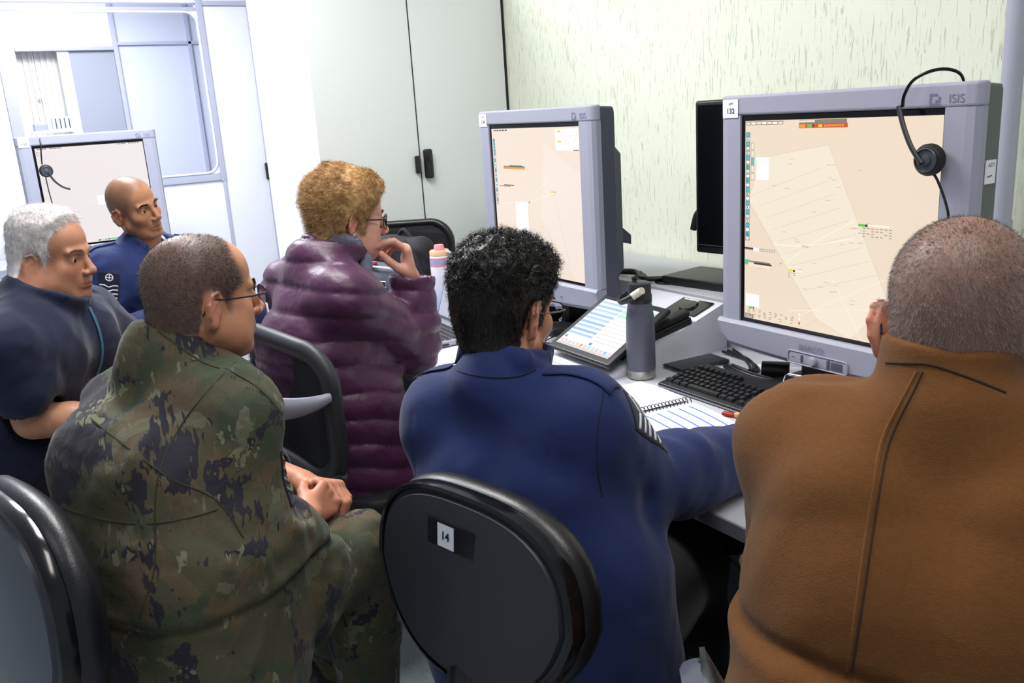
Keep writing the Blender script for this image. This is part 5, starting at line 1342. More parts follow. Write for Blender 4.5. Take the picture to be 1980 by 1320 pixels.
def gfx_main(b, R):
    x0, z0, x1, z1 = R; w = x1-x0; h = z1-z0; rng = random.Random(3)
    U = lambda u: x0+u*w
    V = lambda v: z1-v*h
    def Q(u0, v0, u1, v1, mi, l=1): q4(b, U(u0), V(v1), U(u1), V(v0), mi, .0052-.00012*l)
    def L(u0, v0, u1, v1, wd, mi, l=2): seg(b, U(u0), V(v0), U(u1), V(v1), wd, mi, .0052-.00012*l)
    b.add([(U(u), .0052-.0001, V(v)) for u, v in ((.115, .175), (.475, .115), (.80, .80), (.62, 1.0), (.43, .93), (.02, .38))][::-1], [(0, 1, 2, 3, 4, 5)], 1)
    for (a, c) in (((.02, .40), (.44, .94)), ((.475, .115), (.82, .84)), ((.02, .38), (.115, .175)), ((.115, .175), (.475, .115)), ((.44, .94), (.34, 1.0))): L(*a, *c, .0007, 6, 3)
    for k in range(9):
        t = k/9; L(.05+t*.36, .36+t*.50, .44+t*.34, .22+t*.52, .0006, 6)
    L(.18, .60, .37, .59, .0022, 3); L(.37, .59, .62, .45, .0018, 3); L(.37, .59, .62, .53, .0022, 3); L(.25, .69, .37, .59, .0016, 3); L(.28, .92, .98, .80, .0012, 3)
    L(.50, .70, .68, 1.0, .0012, 3); L(.35, .93, .78, .70, .0012, 3)
    for k in range(34): u = .08+rng.random()*.62; v = .16+rng.random()*.68; Q(u, v, u+.025, v+.003, 6, 3)
    for (u, v, n) in ((.345, .588, 5),):
        for k in range(n): Q(u+k*.008, v+(k % 2)*.004, u+k*.008+.006, v+(k % 2)*.004+.004, 12, 4)
    Q(.07, .175, .145, .285, 2, 4)
    # tool strip down the left side
    for k in range(24):
        v = .055+k*.0225; Q(.004, v, .030, v+.0205, 8, 3); Q(.007, v+.003, .027, v+.0175, (7, 2, 7, 1, 2)[k % 5], 4)
        if k % 3 == 1: Q(.012, v+.007, .020, v+.014, 8, 5)
    for k in range(5): v = .105+k*.037; Q(.036, v, .056, v+.034, 4, 3); Q(.038, v+.002, .054, v+.032, 7 if k == 2 else 1, 4)
    for k in range(7): u = .004+k*.032; Q(u, .004, u+.030, .020, 5, 3); Q(u+.002, .007, u+.028, .018, 2 if k % 2 else 1, 4)
    Q(.315, .002, .565, .020, 4, 3); Q(.315, .005, .40, .014, 1, 4); Q(.315, .020, .57, .040, 12, 4); Q(.317, .023, .35, .038, 11, 5); Q(.36, .024, .385, .037, 9, 5); Q(.388, .024, .395, .037, 5, 5); Q(.42, .025, .44, .036, 10, 5)
    for k in range(8): Q(.45+k*.013, .026, .459+k*.013, .035, 11, 5)
    # windows at the left edge
    Q(0, .628, .19, .640, 4, 3); Q(.0, .628, .055, .636, 5, 4); Q(.055, .626, .095, .642, 2, 5)
    for k in range(6): Q(.10+k*.015, .630, .112+k*.015, .638, 1, 5)
    Q(0, .695, .16, .703, 4, 3); Q(.06, .702, .17, .711, 5, 3); Q(0, .690, .03, .704, 7, 5); Q(0, .704, .025, .712, 9, 5); Q(0, .712, .022, .718, 11, 5); Q(.03, .712, .16, .724, 1, 4)
    Q(.01, .868, .095, .934, 2, 4); Q(.03, .936, .055, .946, 9, 4); Q(.056, .936, .063, .946, 5, 4)
    for i in range(5):
        for k in range(9):
            if rng.random() < .62: u = .02+k*.033+rng.random()*.01; Q(u, .948+i*.0085, u+.014, .951+i*.0085, 4, 3)
    Q(0, .975, .055, .999, 5, 3); Q(.002, .977, .053, .997, 1, 4); put_text(b, '182902', .011, Matrix.Translation((U(.028), .0052-.0007, V(.987)))@FRONT, 5, True)
    for k, mi in enumerate((2, 2, 12)): Q(.335, .925+k*.022, .345, .936+k*.022, mi, 4)
    # flight data blocks
    Q(.640, .462, .672, .473, 9, 4); Q(.673, .462, .686, .473, 5, 4); Q(.690, .462, .79, .470, 3, 3)
    for i in range(4):
        for k in range(8):
            if rng.random() < .7: u = .642+k*.021; Q(u, .478+i*.012, u+.013, .481+i*.012, 4, 4)
    Q(.272, .712, .298, .722, 10, 4); Q(.298, .712, .310, .722, 5, 4); Q(.31, .712, .35, .720, 3, 3)
    for i in range(3):
        for k in range(3):
            if rng.random() < .8: u = .272+k*.015; Q(u, .728+i*.010, u+.009, .731+i*.010, 4, 4)
    Q(.222, .688, .228, .693, 5, 4)
def gfx_side(b, R):
    x0, z0, x1, z1 = R; w = x1-x0; h = z1-z0; rng = random.Random(5)
    U = lambda u: x0+u*w
    V = lambda v: z1-v*h
    def Q(u0, v0, u1, v1, mi, l=1): q4(b, U(u0), V(v1), U(u1), V(v0), mi, .0052-.00012*l)
    def L(u0, v0, u1, v1, wd, mi, l=2): seg(b, U(u0), V(v0), U(u1), V(v1), wd, mi, .0052-.00012*l)
    b.add([(U(u), .0051, V(v)) for u, v in ((.62, .10), (.55, .60), (.90, .99), (.99, .99), (.99, .30))], [(0, 1, 2, 3, 4)][::-1], 1)
    Q(.25, .505, .40, .75, 2, 4); L(.08, .53, .42, .50, .0016, 3); L(.42, .50, .70, .43, .0016, 3); L(.42, .50, .68, .30, .0012, 3); L(.70, .40, .85, .92, .001, 6); L(.40, .52, .44, .99, .001, 6)
    for k in range(20): v = .07+k*.0235; Q(.012, v, .036, v+.020, 8, 3); Q(.016, v+.003, .032, v+.016, 7 if k < 5 or k % 3 == 0 else 2, 4)
    for k in range(5): Q(.03+k*.035, .008, .058+k*.035, .016, 5, 3)
    Q(.13, .258, .39, .268, 4, 3); Q(.13, .268, .39, .280, 11, 3); Q(.20, .254, .36, .260, 5, 3)
    Q(.06, .398, .20, .404, 4, 3); Q(.12, .390, .25, .396, 5, 3)
    Q(.75, .012, .99, .15, 2, 3); Q(.77, .022, .81, .034, 10, 5); Q(.77, .088, .81, .100, 10, 5)
    for i in range(7):
        for k in range(6):
            if rng.random() < .5: Q(.82+k*.028, .02+i*.017, .838+k*.028, .0225+i*.017, 6, 4)
    Q(.93, .145, .99, .150, 5, 5); Q(.67, .415, .71, .424, 10, 4); Q(.71, .417, .73, .421, 4, 4)
    for k in range(3): Q(.668+k*.02, .437, .68+k*.02, .441, 6, 4)
    Q(.415, .497, .428, .507, 12, 4)
def gfx_far(b, R):
    x0, z0, x1, z1 = R; w = x1-x0; h = z1-z0; rng = random.Random(6)
    U = lambda u: x0+u*w
    V = lambda v: z1-v*h
    def Q(u0, v0, u1, v1, mi, l=1): q4(b, U(u0), V(v1), U(u1), V(v0), mi, .0052-.0002*l)
    def L(u0, v0, u1, v1, wd, mi, l=2): seg(b, U(u0), V(v0), U(u1), V(v1), wd, mi, .0052-.0002*l)
    for k in range(12): L(.40+.02*k, .14+.028*k, .56+.02*k, .08+.03*k, .0012, 6)
    L(.38, .12, .72, .44, .001, 6); L(.30, .62, .62, .50, .0016, 3); Q(.48, .52, .63, .62, 2, 3)
    for k in range(10):
        if k != 4: Q(.02+k*.022, .004, .036+k*.022, .012, 5, 3); Q(.75+k*.022, .004, .764+k*.022, .012, 5, 3)
    for k in range(9): Q(.42+k*.03, .978, .445+k*.03, .992, (8, 10, 9, 8, 9, 7, 8, 9, 11)[k], 3)
    Q(.01, .04, .03, .07, 5, 3); Q(.013, .044, .027, .066, 1, 4)
# ------------------------------------------------------------------ headset
def headset(name, label, band, cup, mic, cable, R=.031, facing=(0, -1, 0)):
    t = empty(name, cup); tag(t, label, 'headset'); inv = Matrix.Translation(-Vector(cup))
    m = MB(inv); m.tube(band, .0032, 8, flat=.5); m.build('headband', MATS['black_gloss'], t)
    A = axes(facing); M = Matrix(np.array(A).tolist()).to_4x4()@Matrix.Rotation(-math.pi/2, 4, 'X')
    m = MB(M); m.lathe([(.001, -.014), (R*.9, -.013), (R, -.006), (R, .002), (R*.86, .008), (R*.80, .010), (.001, .010)], 28); e = m.build('ear_cup', MATS['black_rubber'], t)
    m = MB(M); m.lathe([(R*.72, .008), (R*.76, .012), (R*.70, .014), (R*.66, .011)], 28); m.lathe([(R*.40, .008), (R*.34, .014), (.0005, .016)], 20); m.build('cap', MATS['shell_grey'], e)
    m = MB(inv); m.tube(mic, [.0050]*(len(mic)-2)+[.0062, .0060], 8); m.build('microphone', MATS['black_plastic'], t)
    m = MB(inv); m.tube(cable, .0026, 8); m.build('cable', MATS['cable_black'], t)
    return t
# ------------------------------------------------------------------ chairs
def oval(n, hw, zc, hh, z_pow=.75, taper=.22):
    out = []
    for k in range(n):
        a = 2*math.pi*k/n; c, s = math.cos(a), math.sin(a); x = hw*math.copysign(abs(c)**z_pow, c); z = hh*math.copysign(abs(s)**z_pow, s)
        out.append((x*(1-taper*max(0, -z/hh)**1.0-.03*max(0, z/hh)), zc+z))
    return out
def chair_base(t, mt='black_plastic', reach=.27, gas='black_plastic'):
    b = MB()
    b.lathe([(.030, .05), (.030, .20), (.024, .21), (.024, .34), (.016, .345), (.016, .42)], 18); b.build('post', MATS[gas], t)
    for k in range(5):
        a = 2*math.pi*k/5+.3; c, s = math.cos(a), math.sin(a); M = Matrix.Rotation(a, 4, 'Z')
        b = MB(M); b.loft([[(.02, -.026, .075), (.02, .026, .075), (.02, .026, .125), (.02, -.026, .125)], [(.16, -.020, .070), (.16, .020, .070), (.16, .020, .105), (.16, -.020, .105)], [(reach, -.014, .062), (reach, .014, .062), (reach, .014, .078), (reach, -.014, .078)]], 0, None, True, False)
        arm = b.build('leg', MATS[mt], t)
        w = MB(M)
        for sd in (-1, 1): w.add([], []); w.tube([(reach-.005, sd*.008, .026), (reach-.005, sd*.026, .026)], .025, 16)
        w.box((reach-.003, 0, .045), (.03, .045, .03), .008); w.build('caster', MATS['black_rubber'], arm)
def task_chair(loc, rz, label, back_z=.745, hw=.225, hh=.205, shell='shell_black', sticker=None, tilt=-.10, pad='pad_leather', back_y=-.20):
    t = empty('office_chair', loc, rz); tag(t, label, 'chair')
    # seat
    s = MB(); n = 36
    def sup(rx, ry, p=.72): return [(rx*math.copysign(abs(math.cos(a))**p, math.cos(a)), ry*math.copysign(abs(math.sin(a))**p, math.sin(a))) for a in [2*math.pi*k/n for k in range(n)]]
    R_ = []
    for (f, z) in ((.55, .415), (.92, .420), (1.0, .438), (1.0, .462), (.96, .478), (.85, .488), (.5, .480), (.1, .474)): R_.append([(x*f, y*f, z) for x, y in sup(.235, .225)])
    s.loft(R_); s.build('seat', MATS[pad], t)
    b = MB(); b.box((0, -.02, .405), (.20, .24, .03), .01); b.build('mechanism', MATS['black_plastic'], t)
    # backrest: cushion in front, hard shell behind
    M = Matrix.Translation((0, back_y, back_z))@Matrix.Rotation(tilt, 4, 'X')
    c = MB(M); rings = []
    for (f, y) in ((.05, .052), (.5, .050), (.82, .047), (.95, .038), (1.02, .020), (1.03, .004), (1.0, -.010), (.95, -.016)):
        rings.append([(x*f, y+.16*(x*f)**2*1.2-.02, z*f) for x, z in oval(48, hw, 0, hh)])
    c.loft(rings[::-1]); c.build('backrest', MATS[pad], t)
    c = MB(M); rings = []
    for (f, y) in ((1.0, -.012), (1.005, -.022), (.985, -.034), (.95, -.036), (.935, -.030), (.91, -.030), (.89, -.038), (.6, -.046), (.05, -.049)):
        rings.append([(x*f, y+.16*(x*f)**2*1.2-.02, z*f) for x, z in oval(48, hw, 0, hh)])
    c.loft(rings[:5], 0, None, False); sh0 = c.build('rim', MATS['rim_gloss'], t)
    c = MB(M); c.loft(rings[4:], 0, None, True); sh = c.build('back_shell', MATS[shell], t)
    c = MB(M); c.loft([[(x, -.060, z-hh*.87) for x, z in ((-.028, -.035), (.028, -.035), (.024, .022), (-.024, .022))], [(x, -.052, z-hh*.87) for x, z in ((-.034, -.04), (.034, -.04), (.030, .028), (-.030, .028))], [(x, -.03, z-hh*.87) for x, z in ((-.034, -.04), (.034, -.04), (.030, .028), (-.030, .028))]], 0, None, True, False)
    c.build('height_slot', MATS['black_plastic'], t)
    c = MB(); yb = back_y-.065; c.tube(arc_pts([(0, yb+.01, back_z-hh*.7), (0, yb, back_z-hh-.03), (0, yb+.03, .43), (0, -.10, .395)]), [.018]*19, 10, flat=1.6); c.build('back_bar', MATS['black_plastic'], t)
    if sticker:
        # smoked tape with a small numbered paper square, stuck on the curved shell
        c = MB(M@Matrix.Translation((-.010, 0, .086))@Matrix.Rotation(.0, 4, 'Y'))
        def sy(x): return -.0665+.19*(x)**2+.0
        def curved(bm, x0, x1, z0, z1, off, mi=0):
            k = 6; vs = []
            for i in range(k+1):
                x = x0+(x1-x0)*i/k
                for z in (z0, z1): vs.append((x, sy(x-.010)-off, z))
            bm.add(vs, [(2*i, 2*i+2, 2*i+3, 2*i+1) for i in range(k)], mi)
        curved(c, -.050, .050, -.020, .020, .0006); c.build('tape', MATS['tape_clear'], sh)
        c = MB(M@Matrix.Translation((-.010, 0, .086))@Matrix.Rotation(.0, 4, 'Y')); curved(c, -.026, .010, -.018, .018, .0018); c.build('number_label', MATS['label_white'], sh)
        c = MB(M@Matrix.Translation((-.010, 0, .086))@Matrix.Rotation(.0, 4, 'Y')); put_text(c, sticker, .018, Matrix.Translation((-.008, sy(-.018)-.0030, 0))@FRONT, 0, True); c.build('number_text', MATS['ink'], sh)
        c = MB(); c.box((.02, back_y-.10, back_z-hh-.055), (.030, .002, .07)); c.build('hang_tag', MATS['label_white'], t)
    chair_base(t)
    return t
def frame_chair(loc, rz):
    t = empty('office_chair', loc, rz); tag(t, 'black office chair with a looped plastic back frame, under the plum jacket', 'chair')
    s = MB(); n = 36; R_ = []
    for (f, z) in ((.6, .440), (.95, .445), (1.0, .465), (1.0, .500), (.95, .520), (.7, .528), (.1, .524)): R_.append([(.24*f*math.copysign(abs(math.cos(a))**.7, math.cos(a)), .235*f*math.copysign(abs(math.sin(a))**.7, math.sin(a)), z) for a in [2*math.pi*k/n for k in range(n)]])
    s.loft(R_); s.build('seat', MATS['pad_leather'], t)
    s = MB(); s.box((0, 0, .42), (.34, .34, .05), .02); s.build('seat_shell', MATS['black_plastic'], t)
    y = -.23
    def loop(hw, z0, z1, r, yy, bow): return [(x, yy-bow*(1-(x/hw)**2), z) for x, z in rrect(2*hw, z1-z0, r, 8, (0, (z0+z1)/2))]
    b = MB(); b.tube(loop(.215, .60, .935, .09, y, .035), .022, 12, closed=True, flat=1.3); b.build('back_frame', MATS['shell_black'], t)
    b = MB(); rr = [[(x, y-.030*(1-(x/.22)**2)+dy, z) for x, z in rrect(.40, .33, .07, 8, (0, .778))] for dy in (-.004, .004)]; b.loft(rr, 0, None, True, False); b.build('back_mesh', MATS['mesh_fabric'], t)
    # bowed lumbar band running round the back
    b = MB(); rings = []
    for k in range(25):
        a = math.pi*(k/24); x = -.232*math.cos(a); yy = y-.015-.125*math.sin(a); z = .835-.030*math.sin(a)
        n_ = Vector((-math.cos(a), -math.sin(a)*.55, 0)).normalized()
        hh_ = .012+.022*math.sin(a); th = .010+.012*math.sin(a)
        rings.append([(x+n_.x*th*math.cos(q), yy+n_.y*th*math.cos(q), z+hh_*math.sin(q)) for q in [2*math.pi*j/10 for j in range(10)]])
    b.loft(rings); b.build('lumbar_band', MATS['plastic_pale'], t)
    b = MB(); b.tube(arc_pts([(0, y-.125, .80), (0, y-.135, .66), (0, y-.09, .50), (0, -.10, .415)]), [.034]*19, 12, flat=.7); b.build('back_bar', MATS['black_plastic'], t)
    for sd in (-1, 1):
        b = MB(); b.tube(arc_pts([(sd*.22, y, .63), (sd*.14, y-.06, .56), (0, y-.11, .54)]), .016, 10); b.build('back_strut', MATS['shell_grey'], t)
    b = MB(); b.tube([(.12, .06, .41), (.25, .06, .40)], .006, 8); b.box((.265, .06, .40), (.05, .03, .012), .004); b.build('lever', MATS['black_plastic'], t)
    chair_base(t)
    return t
def mesh_chair(loc, rz, label, hw=.225, z0=.60, z1=.99, arm=False):
    t = empty('office_chair', loc, rz); tag(t, label, 'chair')
    s = MB(); n = 36; R_ = []
    for (f, z) in ((.6, .420), (.95, .425), (1.0, .445), (1.0, .470), (.95, .486), (.7, .492), (.1, .490)): R_.append([(.24*f*math.copysign(abs(math.cos(a))**.7, math.cos(a)), .23*f*math.copysign(abs(math.sin(a))**.7, math.sin(a)), z) for a in [2*math.pi*k/n for k in range(n)]])
    s.loft(R_); s.build('seat', MATS['pad_leather'], t)
    y = -.24; b = MB(); lp = [(x, y+.9*x*x-.02, z) for x, z in rrect(2*hw, z1-z0, .13 if arm else .08, 8, (0, (z0+z1)/2))]
    b.tube(lp, .010 if arm else .019, 12, closed=True, flat=.8); b.build('back_frame', MATS['black_plastic'], t)
    k = 10; rows = []; 
    b = MB(); rings = [[(x, y+.9*x*x-.02+dy, z) for x, z in rrect(2*hw-.01, z1-z0-.01, .07, 8, (0, (z0+z1)/2))] for dy in (-.003, .003)]; b.loft(rings, 0, None, True, False); b.build('back_mesh', MATS['mesh_fabric'], t)
    if arm:
        b = MB(); rings = [[(x*k, y+.9*x*x-.02+dy, z) for x, z in rrect(2*hw+.01, z1-z0+.01, .13, 10, (0, (z0+z1)/2))] for dy, k in ((.0, 1), (-.014, .995), (-.024, .97), (-.030, .92), (-.032, .5))]; b.loft(rings, 0, None, True, True); b.build('back_cover', MATS['chair_grey'], t)
    else:
        b = MB(); b.box((0, y-.018, z0+.07), (2*hw-.03, .012, .12), .005); b.build('lumbar_panel', MATS['shell_grey'], t)
    b = MB(); b.tube(arc_pts([(0, y-.03, z0+.10), (0, y-.05, z0-.03), (0, y, .44), (0, -.1, .405)]), .018, 10); b.build('back_bar', MATS['black_plastic'], t)
    chair_base(t); return t
# ------------------------------------------------------------------ desk, consoles and what stands on them
def build_desk():
    t = empty('console_desk', (-1.4, 1.65, 0)); tag(t, 'long pale grey console desk along the green wall', 'desk'); o = Matrix.Translation((1.4, -1.65, 0))
    b = MB(o); b.box((-1.40, 1.645, .735), (3.56, 1.19, .030), .004); b.build('worktop', MATS['laminate_grey'], t)
    b = MB(o); b.box((-1.40, 1.048, .735), (3.56, .004, .026)); b.build('edge_band', MATS['edge_grey'], t)
    b = MB(o); b.box((-1.40, 2.055, .880), (3.56, .375, .022), .003); b.box((-1.40, 1.875, .81), (3.56, .016, .12)); b.build('rear_shelf', MATS['laminate_grey'], t)
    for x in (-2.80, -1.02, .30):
        b = MB(o); b.box((x, 1.68, .365), (.04, 1.05, .71)); b.build('side_panel', MATS['console_grey'], t)
    b = MB(o); b.box((-1.4, 2.18, .42), (3.5, .02, .6)); b.build('back_panel', MATS['console_grey'], t)
    # grommet and touch recess
    b = MB(o@Matrix.Translation((-2.09, 1.945, .891))); b.lathe([(.050, 0), (.050, .004), (.044, .007), (.024, .004), (.022, -.004), (.0001, -.004)], 28); b.build('cable_grommet', MATS['black_plastic'], t)
    # pedestal under the worktop
    p = empty('drawer_pedestal', (-.80, 1.62, 0)); tag(p, 'grey drawer pedestal under the desk in front of the brown jacket', 'drawers')
    b = MB(); b.box((0, 0, .33), (.40, .80, .60), .005); b.build('body', MATS['console_grey'], p)
    for k in range(3):
        b = MB(); b.box((0, -.405, .14+.19*k), (.38, .012, .175), .003); d = b.build('drawer', MATS['laminate_grey'], p); b = MB(); b.box((0, -.415, .20+.19*k), (.14, .012, .012), .003); b.build('handle', MATS['edge_grey'], d)
    b = MB(); b.box((0, 0, .015), (.36, .7, .03)); b.build('plinth', MATS['black_plastic'], p)
    k = empty('keyboard_tray_bracket', (-1.13, 1.22, .72)); tag(k, 'black bracket hanging under the desk edge beside the blue sleeve', 'bracket')
    b = MB(); b.prism([(-.12, 0), (.12, 0), (.10, -.04), (.05, -.12), (0, -.14), (-.04, -.12), (-.09, -.04)], -.05, .05, 'y'); b.build('bracket', MATS['black_plastic'], k)
def build_wedge():
    t = empty('sloped_console', (-1.91, 1.40, .75)); tag(t, 'sloped white control console standing on the desk between the two square monitors', 'console')
    x0, x1 = -.16, .155
    b = MB(); b.prism([(0, 0), (.455, 0), (.455, .135), (.44, .137), (.02, .012), (0, .006)], x0, x1, 'x'); b.build('body', MATS['laminate_white'], t)
    a = math.atan2(.125, .42)
    M = Matrix.Translation((.07, .385, .124))@Matrix.Rotation(a, 4, 'X')
    b = MB(M); b.box((0, 0, .0), (.125, .085, .004), .001); r = b.build('touch_pad', MATS['panel_off'], t); b = MB(M); b.lathe([(.030, .002), (.026, .008), (.001, .010)], 24); r2 = b.build('track_ball', MATS['black_gloss'], r)
    b = MB(M); b.box((-.02, .035, .0025), (.06, .006, .001)); b.build('pad_label', MATS['label_white'], r)
    # handset
    h = empty('desk_phone', (-1.822, 1.650, .828)); tag(h, 'black desk phone with white keys on the sloped console behind the grey bottle', 'phone')
    M = Matrix.Rotation(a, 4, 'X')@Matrix.Rotation(-.25, 4, 'Z')
    b = MB(M); b.box((0, 0, .012), (.10, .17, .024), .006); b.build('base', MATS['black_plastic'], h)
    b = MB(M); b.box((.034, .0, .036), (.034, .17, .022), .009); b.build('handset', MATS['black_rubber'], h)
    b = MB(M)
    for i in range(2):
        for j in range(3): b.box((-.03+i*.026, -.05+j*.045, .027), (.020, .030, .006), .002)
    b.build('keys', MATS['label_white'], h)
    # tablet terminal on its bracket
    P0, P1, P2 = Vector((-2.045, 1.425, .800)), Vector((-1.752, 1.413, .800)), Vector((-2.045, 1.622, .905))
    ux = (P1-P0).normalized(); uy = (P2-P0); uy = (uy-ux*uy.dot(ux)); L = uy.length; uy.normalize(); uz = ux.cross(uy)
    c = (P0+P1)/2+uy*L/2; M = Matrix((ux, uy, uz)).transposed().to_4x4(); t = empty('touch_panel', (c.x, c.y, .775)); M = Matrix.Translation(c-Vector((c.x, c.y, .775)))@M
    tag(t, 'lit touch panel with coloured rows, tilted on the sloped console', 'touchscreen'); W = (P1-P0).length
    b = MB(M); b.box((0, 0, -.008), (W, L+.03, .016), .007); b.build('case', MATS['black_plastic'], t)
    b = MB(M); b.box((0, .02, -.035), (.16, .10, .05), .01); b.box((0, -.05, -.03), (.22, .02, .04), .005); b.build('bracket', MATS['black_plastic'], t)
    b = MB(M); w, h_ = W-.045, L-.015
    def Q(u0, v0, u1, v1, mi, l=1): b.add([(-w/2+u0*w, h_/2-v1*h_, .0004*l), (-w/2+u1*w, h_/2-v1*h_, .0004*l), (-w/2+u1*w, h_/2-v0*h_, .0004*l), (-w/2+u0*w, h_/2-v0*h_, .0004*l)], [(0, 1, 2, 3)], mi)
    Q(0, 0, 1, 1, 0)
    for k in range(9): Q(.0, .05+k*.085, .47, .075+k*.085+.02, 1 if k % 2 == 0 else 2, 2); Q(.01, .055+k*.085, .46, .068+k*.085, 2, 3)
    for k in range(3): Q(.49, .05+k*.085, 1, .11+k*.085, 3, 2)
    for k in range(7): Q(.49, .335+k*.075, 1, .345+k*.075, 6, 2)
    for k in range(13): Q(.03+k*.075, .90, .08+k*.075, .955, (4, 4, 1, 4, 4, 7, 4, 3, 4, 1, 4, 2, 4)[k], 2)
    Q(.03, .82, .07, .865, 5, 3); Q(.52, .84, .57, .885, 5, 3); Q(.0, .96, 1, .995, 6, 2)
    b.build('display_image', [MATS[n] for n in ('scr_tablet', 'scr_bluepane', 'scr_band', 'scr_mint', 'scr_pink', 'scr_icon', 'scr_tan', 'scr_orange')], t)
def build_small():
    D = .7505
    # grey insulated bottle
    t = empty('water_bottle', (-1.718, 1.49, D)); tag(t, 'tall grey insulated bottle with black flip lid and steel base', 'bottle')
    b = MB(); b.lathe([(.0375, .024), (.0385, .028), (.0385, .12), (.037, .165), (.0325, .198), (.0310, .206), (.0310, .210)], 40); b.build('body', MATS['bottle_grey'], t)
    b = MB(); b.lathe([(.034, 0), (.0375, .003), (.0378, .022), (.0376, .025)], 40); b.build('steel_base', MATS['steel_brushed'], t)
    b = MB(); b.lathe([(.0318, .207), (.0325, .212), (.0322, .226), (.0305, .230), (.0305, .252), (.0285, .258), (.020, .262), (.001, .262)], 36); b.tube([(-.012, -.004, .262), (-.014, -.006, .270), (-.006, -.004, .274)], .007, 10); l = b.build('lid', MATS['bottle_lid'], t)
    b = MB(); b.tube(arc_pts([(.026, -.020, .240), (.012, -.043, .226), (-.018, -.050, .212), (-.044, -.026, .216), (-.040, .010, .232), (-.028, .022, .243)]), .006, 8, flat=1.5); b.build('carry_loop', MATS['bottle_lid'], l)
    b = MB(); b.tube([(.027, -.022, .242), (.016, -.040, .229)], .0085, 10, flat=1.2); b.lathe([(.0095, -.004), (.0095, .004)], 14, M=Matrix.Translation((.0275, -.018, .243))@Matrix.Rotation(1.2, 4, 'Y')); b.build('loop_tab', MATS['tag_cream'], l)
    # white and pastel bottle
    t = empty('water_bottle', (-2.865, 1.515, D)); tag(t, 'white bottle with a coral and peach lid beside the black backpack', 'bottle')
    b = MB(); b.lathe([(.036, 0), (.038, .004), (.038, .205), (.036, .212)], 32); b.build('body', MATS['bottle_white'], t)
    b = MB(); b.lathe([(.0384, .176), (.0384, .204)], 32); b.build('printed_band', MATS['lilac_print'], t); b = MB(); b.lathe([(.0386, .172), (.0386, .176)], 32); b.lathe([(.0386, .200), (.0386, .204)], 32); b.build('band_line', MATS['coral'], t)
    b = MB(); b.lathe([(.0372, .212), (.0372, .226), (.034, .230), (.001, .230)], 32); l = b.build('lid', MATS['peach'], t); b = MB(); b.lathe([(.020, .228), (.0185, .246), (.016, .250), (.001, .251)], 24); b.build('spout_cap', MATS['coral'], l)
    b = MB(); b.tube(arc_pts([(.030, .012, .224), (.048, .020, .222), (.056, .022, .200), (.052, .020, .170)]), .0045, 8); b.build('strap', MATS['mint'], l)
    # keyboard
    t = empty('keyboard', (-1.395, 1.545, D), -.02); tag(t, 'black full-size keyboard in front of the large right monitor', 'keyboard')
    a = math.radians(5); M = Matrix.Translation((0, 0, .012))@Matrix.Rotation(a, 4, 'X')
    b = MB(M); b.box((0, 0, 0), (.455, .175, .018), .005); b.build('case', MATS['black_plastic'], t)
    b = MB(M); b.box((0, -.0865, .0005), (.452, .003, .004)); b.build('trim_line', MATS['key_silver'], t)
    xs = []
    for r_ in range(6):
        row = []; y = -.062+r_*.0205+(.008 if r_ == 5 else 0)
        if r_ == 0: keys = [(-.205, .024), (-.178, .022), (-.152, .022), (-.085, .105), (-.018, .022), (.006, .022), (.040, .018), (.059, .018), (.078, .018), (.126, .037), (.155, .018)]
        else: keys = [(-.211+.0192*i+(.004*r_ % .008), .0165) for i in range(13 if r_ < 5 else 12)]+[(.049, .026)]*(0 if r_ == 5 else 0)+([(.064+.0192*i-.003, .0165) for i in range(3)] if r_ in (3, 4, 5) or r_ == 1 else [])+[(.132+.0192*i, .0165) for i in range(4)]
        for (x, w) in keys:
            if x+w/2 < .222: xs.append((x, y, w))
    for i, (x, y, w) in enumerate(xs[:96]):
        b = MB(M@Matrix.Translation((x, y, .0135))); h = .0082; vs = [(sx*w/2, sy*h, -.005) for sx, sy in ((-1, -1), (1, -1), (1, 1), (-1, 1))]+[(sx*(w/2-.0022), sy*(h-.0018)+.0006, .0035) for sx, sy in ((-1, -1), (1, -1), (1, 1), (-1, 1))]
        b.add(vs, [(4, 5, 6, 7), (0, 1, 5, 4), (1, 2, 6, 5), (2, 3, 7, 6), (3, 0, 4, 7)]); b.build('key', MATS['key_black'], t)
    # smartphone in a clear case
    t = empty('smartphone', (-1.690, 1.665, D), -.10); tag(t, 'black smartphone in a clear case lying between the bottle and the keyboard', 'phone')
    b = MB(); b.box((0, 0, .006), (.084, .172, .012), .005); b.build('clear_case', MATS['bottle_clear'], t); b = MB(); b.box((0, 0, .0085), (.078, .165, .009), .003); b.build('body', MATS['black_gloss'], t)
    t = empty('smartphone', (-1.235, 1.575, D), .15); tag(t, 'black phone with a pale rim, propped under the control strip of the right monitor', 'phone')
    M = Matrix.Translation((0, 0, .047))@Matrix.Rotation(1.0, 4, 'X'); b = MB(M); b.box((0, 0, 0), (.15, .075, .009), .004); b.build('body', MATS['black_gloss'], t); b = MB(M); b.tube([(p[0], p[1], 0) for p in rrect(.150, .076, .010)], .0022, 6, closed=True); b.build('rim', MATS['label_white'], t)
    b = MB(); b.box((0, .03, .02), (.10, .05, .04), .01); b.build('stand', MATS['black_plastic'], t)
    # spiral notebook
    t = empty('spiral_notebook', (-1.485, 1.300, D), -.14); tag(t, 'open white spiral notebook between the blue sleeve and the keyboard', 'notebook')
